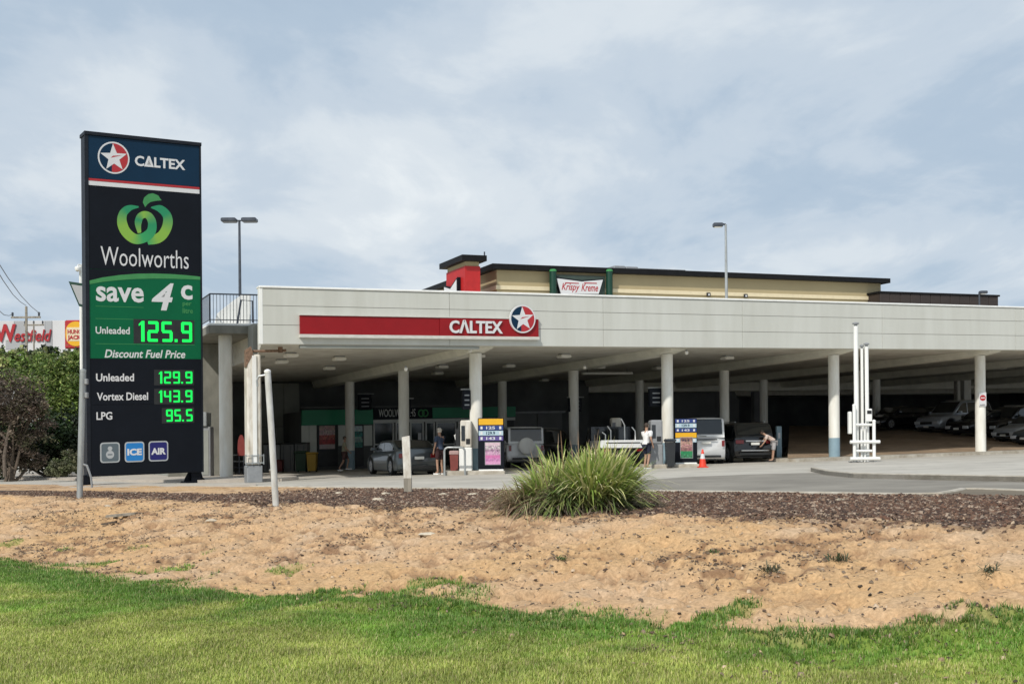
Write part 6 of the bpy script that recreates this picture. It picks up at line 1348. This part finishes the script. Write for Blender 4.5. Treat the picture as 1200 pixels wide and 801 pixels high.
# small weeds
def weed(px, py, r_, lab, n=40, cols=((.06, .12, .03), (.16, .24, .07))):
    q = place(px, py); t = thing('weed', q, lab, 'weed'); a = rng.uniform(0, 2*np.pi, n); tl = rng.uniform(.1, 1.3, n); base = np.array([[q.x, q.y, q.z]] * n) + rng.normal(0, r_*.25, (n, 3)) * [1, 1, 0]
    blades('leaves', base, np.stack([np.sin(tl)*np.cos(a), np.sin(tl)*np.sin(a), np.cos(tl)], 1), rng.uniform(.5, 1, n) * r_, rng.uniform(.2, .8, n), rng.uniform(.004, .008, n), np.tile(cols[0], (n, 1)), np.tile(cols[1], (n, 1)) * rng.uniform(.7, 1.2, (n, 1)), t, 4)
weed(658, 656, .14, 'small green weed alone on the sand below the spiky clump'); weed(903, 675, .20, 'dark scrubby weed on the sand at the lower right', 60, ((.05, .06, .03), (.12, .12, .06)))
weed(984, 653, .2, 'low dark green weed in the sand below the vent pipes', 60, ((.04, .06, .03), (.10, .13, .06))); weed(835, 647, .12, 'tiny dark weed on the sand left of the lower right scrub', 30)
weed(1160, 678, .16, 'small dark weed near the right edge of the sand', 50, ((.05, .06, .03), (.10, .12, .06)))
# ------------------------------------------------------------ shrubs at the far left
FOL = vmat('foliage_surface', .6, .2)
def foliage(name, blobs, n, size, cols, parent, gap=.42, seed=0, elong=1.6):
    """leaf-sized faces gathered in clumps spread through the volumes; blobs = (centre, radii)"""
    vol = np.array([b[1][0]*b[1][1]*b[1][2] for b in blobs]) ** .8; cnt = (n * vol / vol.sum()).astype(int); out = []; cc = []
    for (c, r), k in zip(blobs, cnt):
        m = max(8, k // 34); u = rng.normal(size=(m, 3)); u /= np.linalg.norm(u, axis=1, keepdims=True); rad = rng.uniform(.35, 1.0, (m, 1)) ** .45
        cen = np.array(c) + u * rad * np.array(r) * (1 + rng.normal(0, .14, (m, 1)))
        idx = rng.integers(0, m, k); cr = min(r) * .20; p = cen[idx] + rng.normal(0, 1, (k, 3)) * cr * [1, 1, .75]
        tone = (rng.uniform(.4, 1.0, m) ** 1.3 * 1.5)[idx]; pick = rng.integers(0, len(cols), m)[idx]; out.append(p); cc.append(np.array(cols)[pick] * (tone * rng.uniform(.8, 1.2, k))[:, None])
    p = np.concatenate(out); c = np.concatenate(cc); k = len(p)
    a = rng.normal(size=(k, 3)); a[:, 2] = np.abs(a[:, 2]) * .6; a /= np.linalg.norm(a, axis=1, keepdims=True); q = rng.normal(size=(k, 3)); q -= a * (q * a).sum(1, keepdims=True); q /= np.linalg.norm(q, axis=1, keepdims=True)
    L_ = size * rng.uniform(.6, 1.5, (k, 1)); w_ = L_ / elong * .5
    V = np.stack([p - a*L_*.5, p + q*w_ , p + a*L_*.5, p - q*w_], 1).reshape(-1, 3); f = np.arange(4*k).reshape(-1, 4)
    col = np.repeat(np.concatenate([np.clip(c, 0, 1), np.ones((k, 1))], 1), 4, 0)
    return mesh_np(name, V, f, FOL, col, 'stuff', parent)
def shrub(name, px, Y, blobs_px, n, size, cols, lab, trunk=True, cat='shrub', group=None, dead=False, elong=1.6):
    q = foot(px, Y); t = thing(name, q, lab, cat, group); bl = []
    for (bx, by, rx, ry, dy) in blobs_px:
        c = at(bx, by, Y + dy); s = (Y + dy) / F; bl.append(((c.x, c.y, c.z), (rx*s, rx*s*.8, ry*s)))
    foliage('crown', bl, n, size, cols, t, elong=elong)
    if trunk:
        b = MB(); rs = random.Random(int(px))
        for k, (c, r) in enumerate(bl):
            x0 = q.x + rs.uniform(-.25, .25); p0 = Vector((x0, q.y, q.z - .1)); p1 = Vector(c); mid = p0.lerp(p1, .5) + Vector((rs.uniform(-.25, .25), rs.uniform(-.2, .2), 0))
            b.tube([p0, p0.lerp(mid, .5) + Vector((.05, 0, 0)), mid, p1], .09, 7, .03)
            for j in range(5): e_ = p1 + Vector((rs.uniform(-1, 1)*r[0]*.8, rs.uniform(-1, 1)*r[1]*.8, rs.uniform(-.4, 1)*r[2]*.8)); s0 = mid.lerp(p1, rs.uniform(.2, 1)); b.tube([s0, s0.lerp(e_, .5) + Vector((0, 0, .08)), e_], .035, 5, .01)
        b.build('trunk', MT['bark'], t, smooth=True)
    return t
GB = [(.12, .19, .04), (.17, .25, .05), (.21, .28, .07), (.07, .12, .03), (.29, .33, .10)]
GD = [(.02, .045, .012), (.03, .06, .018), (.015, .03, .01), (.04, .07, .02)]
GO = [(.22, .24, .10), (.29, .30, .12), (.15, .19, .07)]
shrub('green_shrub', 62, 62, [(62, 458, 40, 34, 0), (97, 444, 20, 24, 1), (36, 442, 22, 18, 1), (86, 485, 26, 40, -.5), (52, 428, 14, 12, .5), (72, 434, 12, 16, 0), (84, 424, 9, 13, 0), (28, 430, 10, 9, 0), (62, 420, 8, 9, 1), (94, 418, 10, 8, .5)], 34000, .17, GB, 'big bright green shrub right behind the galvanised pole and tall sign', elong=2.6)
shrub('green_shrub', 10, 68, [(12, 436, 34, 18, 0), (-30, 440, 36, 34, 0), (42, 428, 20, 11, 2), (4, 420, 12, 9, 0), (22, 417, 9, 8, 0), (-14, 416, 14, 10, 0), (36, 416, 7, 7, 0)], 22000, .16, GB + GO, 'pale green spreading shrub at the left edge, below the far white wall')
shrub('far_hedge', 60, 76, [(20, 420, 40, 11, 0), (66, 418, 34, 10, 0), (100, 424, 30, 14, 0), (-30, 422, 44, 14, 0)], 9000, .22, GO + GD, 'olive tops of a hedge just below the far white wall', cat='hedge')
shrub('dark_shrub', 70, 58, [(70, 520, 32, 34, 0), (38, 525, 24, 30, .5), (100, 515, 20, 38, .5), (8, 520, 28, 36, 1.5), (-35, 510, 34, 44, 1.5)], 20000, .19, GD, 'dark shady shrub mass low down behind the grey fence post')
DB = [(.11, .08, .06), (.15, .11, .085), (.08, .06, .045), (.19, .15, .11), (.10, .10, .05)]
dr = shrub('dry_shrub', 12, 55, [(14, 468, 32, 28, 0), (34, 490, 24, 30, 0), (-20, 480, 30, 34, 0), (44, 470, 10, 16, 0), (14, 520, 26, 26, .6), (-14, 528, 26, 26, .6), (34, 536, 18, 16, .8)], 17000, .16, DB, 'half-dead brown shrub with a crooked pale trunk at the left edge', elong=3.0)
b = MB(); Yq = 54.6
for pts, r0 in (([(6, 556), (5, 535), (8, 515), (14, 490), (10, 470)], .10), ([(8, 515), (-6, 500), (-14, 480)], .06), ([(14, 492), (20, 484), (24, 490), (34, 478)], .05), ([(14, 490), (22, 470), (30, 455)], .045), ([(2, 530), (-12, 512), (-20, 490)], .06)):
    P = [at(x, y, Yq) for x, y in pts]; P[0].z -= .1 if r0 == .10 else 0; b.tube(P, r0, 8, r0 * .45)
b.build('limb', mat('pale_bark', (.15, .12, .095), .9, var=.25, scale=10), dr, smooth=True)
shrub('small_shrub', 74, 52, [(72, 548, 16, 9, 0), (84, 541, 10, 13, .3), (60, 551, 9, 5, 0)], 5000, .10, [(.13, .14, .07), (.10, .12, .05), (.18, .18, .10)], 'low olive shrub beside the foot of the galvanised pole', trunk=False, elong=2.4)
# ------------------------------------------------------------ far white wall with lettering, board, power poles
Yw = 190.0
wl = thing('mall_wall', foot(40, Yw), 'far white panelled wall with large red lettering behind the shrubs', 'building')
def fx(px): return at(px, 500, Yw).x
def fzw(py): return at(40, py, Yw).z
b = MB(); b.box(fx(-160), fx(96), Yw, Yw + 30, -3, fzw(375.6)); b.build('wall', MT['bgwhite'], wl)
cols_ = [(-60, -4, 0), (-4, 18, 0), (18, 31.5, 1), (31.5, 54, 0), (54, 62.5, 2), (62.5, 78, 0), (78, 96, 0)]
for x0, x1, k in cols_:
    b = MB(); b.bbox(fx(x0) + .03, fx(x1) - .03, Yw - .12, Yw - .003, -3, fzw(375.8 if k != 2 else 376), .02); b.build('wall_panel', MT['bgwhite'] if k == 0 else MT['bggrey'], wl)
b = MB(); b.bbox(fx(8), fx(27), Yw - .2, Yw - .122, fzw(409), fzw(398), .02); b.build('grey_panel', MT['bggrey'], wl)
FW = Face((0, Yw - .21, 0), (1, 0, 0), (0, -1, 0))
b = MB(); FW.text(b, 'W', fx(-5), fzw(400.5), fx(20.5), fzw(379.5), 0, off=.03, shear=-.05, th=.15); FW.text(b, 'estfield', fx(19.0), fzw(400), fx(62), fzw(386), 0, off=.012, shear=.25, th=.15); b.build('red_lettering', MT['signred'], wl)
Yh = 150.0
hb = thing('burger_sign', foot(85, Yh), 'red framed burger restaurant board partly hidden behind the tall sign', 'sign')
def hx(px): return at(px, 500, Yh).x
def hz_(py): return at(85, py, Yh).z
b = MB(); b.bbox(hx(76.5), hx(104), Yh, Yh + .5, hz_(408.5), hz_(374.8), .15); b.build('red_board', MT['signred'], hb)
FH = Face((0, Yh - .01, 0), (1, 0, 0), (0, -1, 0))
b = MB(); FH.shape(b, [(hx(90) + (hx(90)-hx(77.8)) * math.cos(R(a)), hz_(391) + (hz_(376.5)-hz_(391)) * (math.copysign(abs(math.sin(R(a)))**.8, math.sin(R(a))))) for a in range(0, 360, 12)], 0, .05); b.build('orange_field', MT['yellow_print'], hb)
b = MB(); FH.slab(b, hx(79.5), hz_(399.5), hx(103), hz_(383.5), .055, .08); b.build('cream_bar', MT['cream'], hb)
b = MB(); FH.text(b, 'HUNGRY', hx(80.5), hz_(391), hx(104), hz_(386), .09, off=.03, th=.03); FH.text(b, "JACK'S", hx(80.5), hz_(399), hx(100), hz_(392.5), .09, off=.04, th=.03); b.build('lettering', MT['signred'], hb)
b = MB(); b.cyl(hx(90), Yh + .25, -2, hz_(408.6), .25, 10); b.build('post', MT['grey'], hb)
def power_pole(px, ytop, Y, arms, lab, r0):
    p = at(px, ytop, Y); z0 = -1 ; t = thing('power_pole', (p.x, Y, z0), lab, 'power pole', None)
    b = MB(); b.tube([(p.x, Y, z0), (p.x, Y, p.z)], r0, 8, r0*.75); b.build('pole', MT['timber'], t, smooth=True)
    for x0, x1, y in arms:
        a, c_ = at(x0, y, Y), at(x1, y, Y); b = MB(); b.bbox(a.x, c_.x, Y - .08, Y + .08, a.z - .09, a.z + .09, .01); am = b.build('crossarm', MT['timber'], t)
        for xx in (a.x + .15, c_.x - .15, p.x): b = MB(); b.lathe((xx, Y, a.z + .1), [(.05, 0), (.13, .12), (.08, .2), (.14, .3), (.05, .42)], 8); b.build('insulator', MT['darkmetal'], am, smooth=True)
    return p
pA = power_pole(30.7, 359, 120, [(13, 47.5, 371.8)], 'nearer power pole with one crossarm and three insulators before the white wall', .17)
pB = power_pole(39.5, 377, 150, [(28, 51.5, 380.8)], 'thinner farther power pole with a short crossarm, before the red lettering', .13)
wr = thing('power_lines', (pA.x, 120, pA.z), 'three thin power lines running up to the left from the power pole', 'power lines')
for x0, y0, x1, y1 in ((30.7, 358, -12, 302), (46.5, 367, -12, 292), (14.5, 368, -12, 350)):
    a = at(x0, y0, 120); c_ = at(x1, y1, 70); m1_ = a.lerp(c_, .5) - Vector((0, 0, .5)); b = MB(); b.tube([a, a.lerp(c_, .25) - Vector((0, 0, .35)), m1_, a.lerp(c_, .75) - Vector((0, 0, .35)), c_], .028, 5); b.build('wire', MT['darkmetal'], wr)
# green framed street sign, seen partly behind the tall sign, and its white pole with a camera
Yg = 52; P = [at(x, y, Yg) for x, y in ((80.3, 329.5), (104, 333), (104, 362), (92.5, 358.5))]
gs = thing('framed_street_sign', (P[1].x - .3, Yg, P[3].z), 'pale sign with a thick green frame poking out left of the tall sign', 'sign')
b = MB(); b.poly([(p.x, p.y, p.z) for p in P], (0, .12, 0)); b.build('green_frame', MT['kkgreen'], gs)
cen = (P[0] + P[1] + P[2] + P[3]) / 4; b = MB(); b.poly([tuple(p.lerp(cen, .22) + Vector((0, -.012, 0))) for p in P], (0, .01, 0)); b.build('pale_face', MT['bggrey'], gs)
b = MB(); p = at(94.5, 310, 53); b.tube([(p.x, 53, 0 + K*p.x), tuple(p)], .07, 10); po = b.build('white_pole', MT['white'], gs, smooth=True)
sc = at(91, 314.5, 52.8); cm = thing('pole_camera', tuple(sc), 'small white dome camera high on the pole left of the tall sign', 'camera')
b = MB(); b.lathe(tuple(sc), [(.02, -.14), (.10, -.09), (.13, 0), (.11, .07), (.03, .1)], 12); b.build('dome', MT['white'], cm, smooth=True)
b = MB(); b.tube([tuple(sc + Vector((0, 0, .08))), tuple(sc + Vector((.02, 0, .16))), tuple(sc + Vector((.15, .1, .17)))], .03, 6); b.build('arm', MT['white'], cm)
for o in bpy.data.objects:
    for k_ in ('_sub', '_local'):
        if k_ in o.keys(): del o[k_]
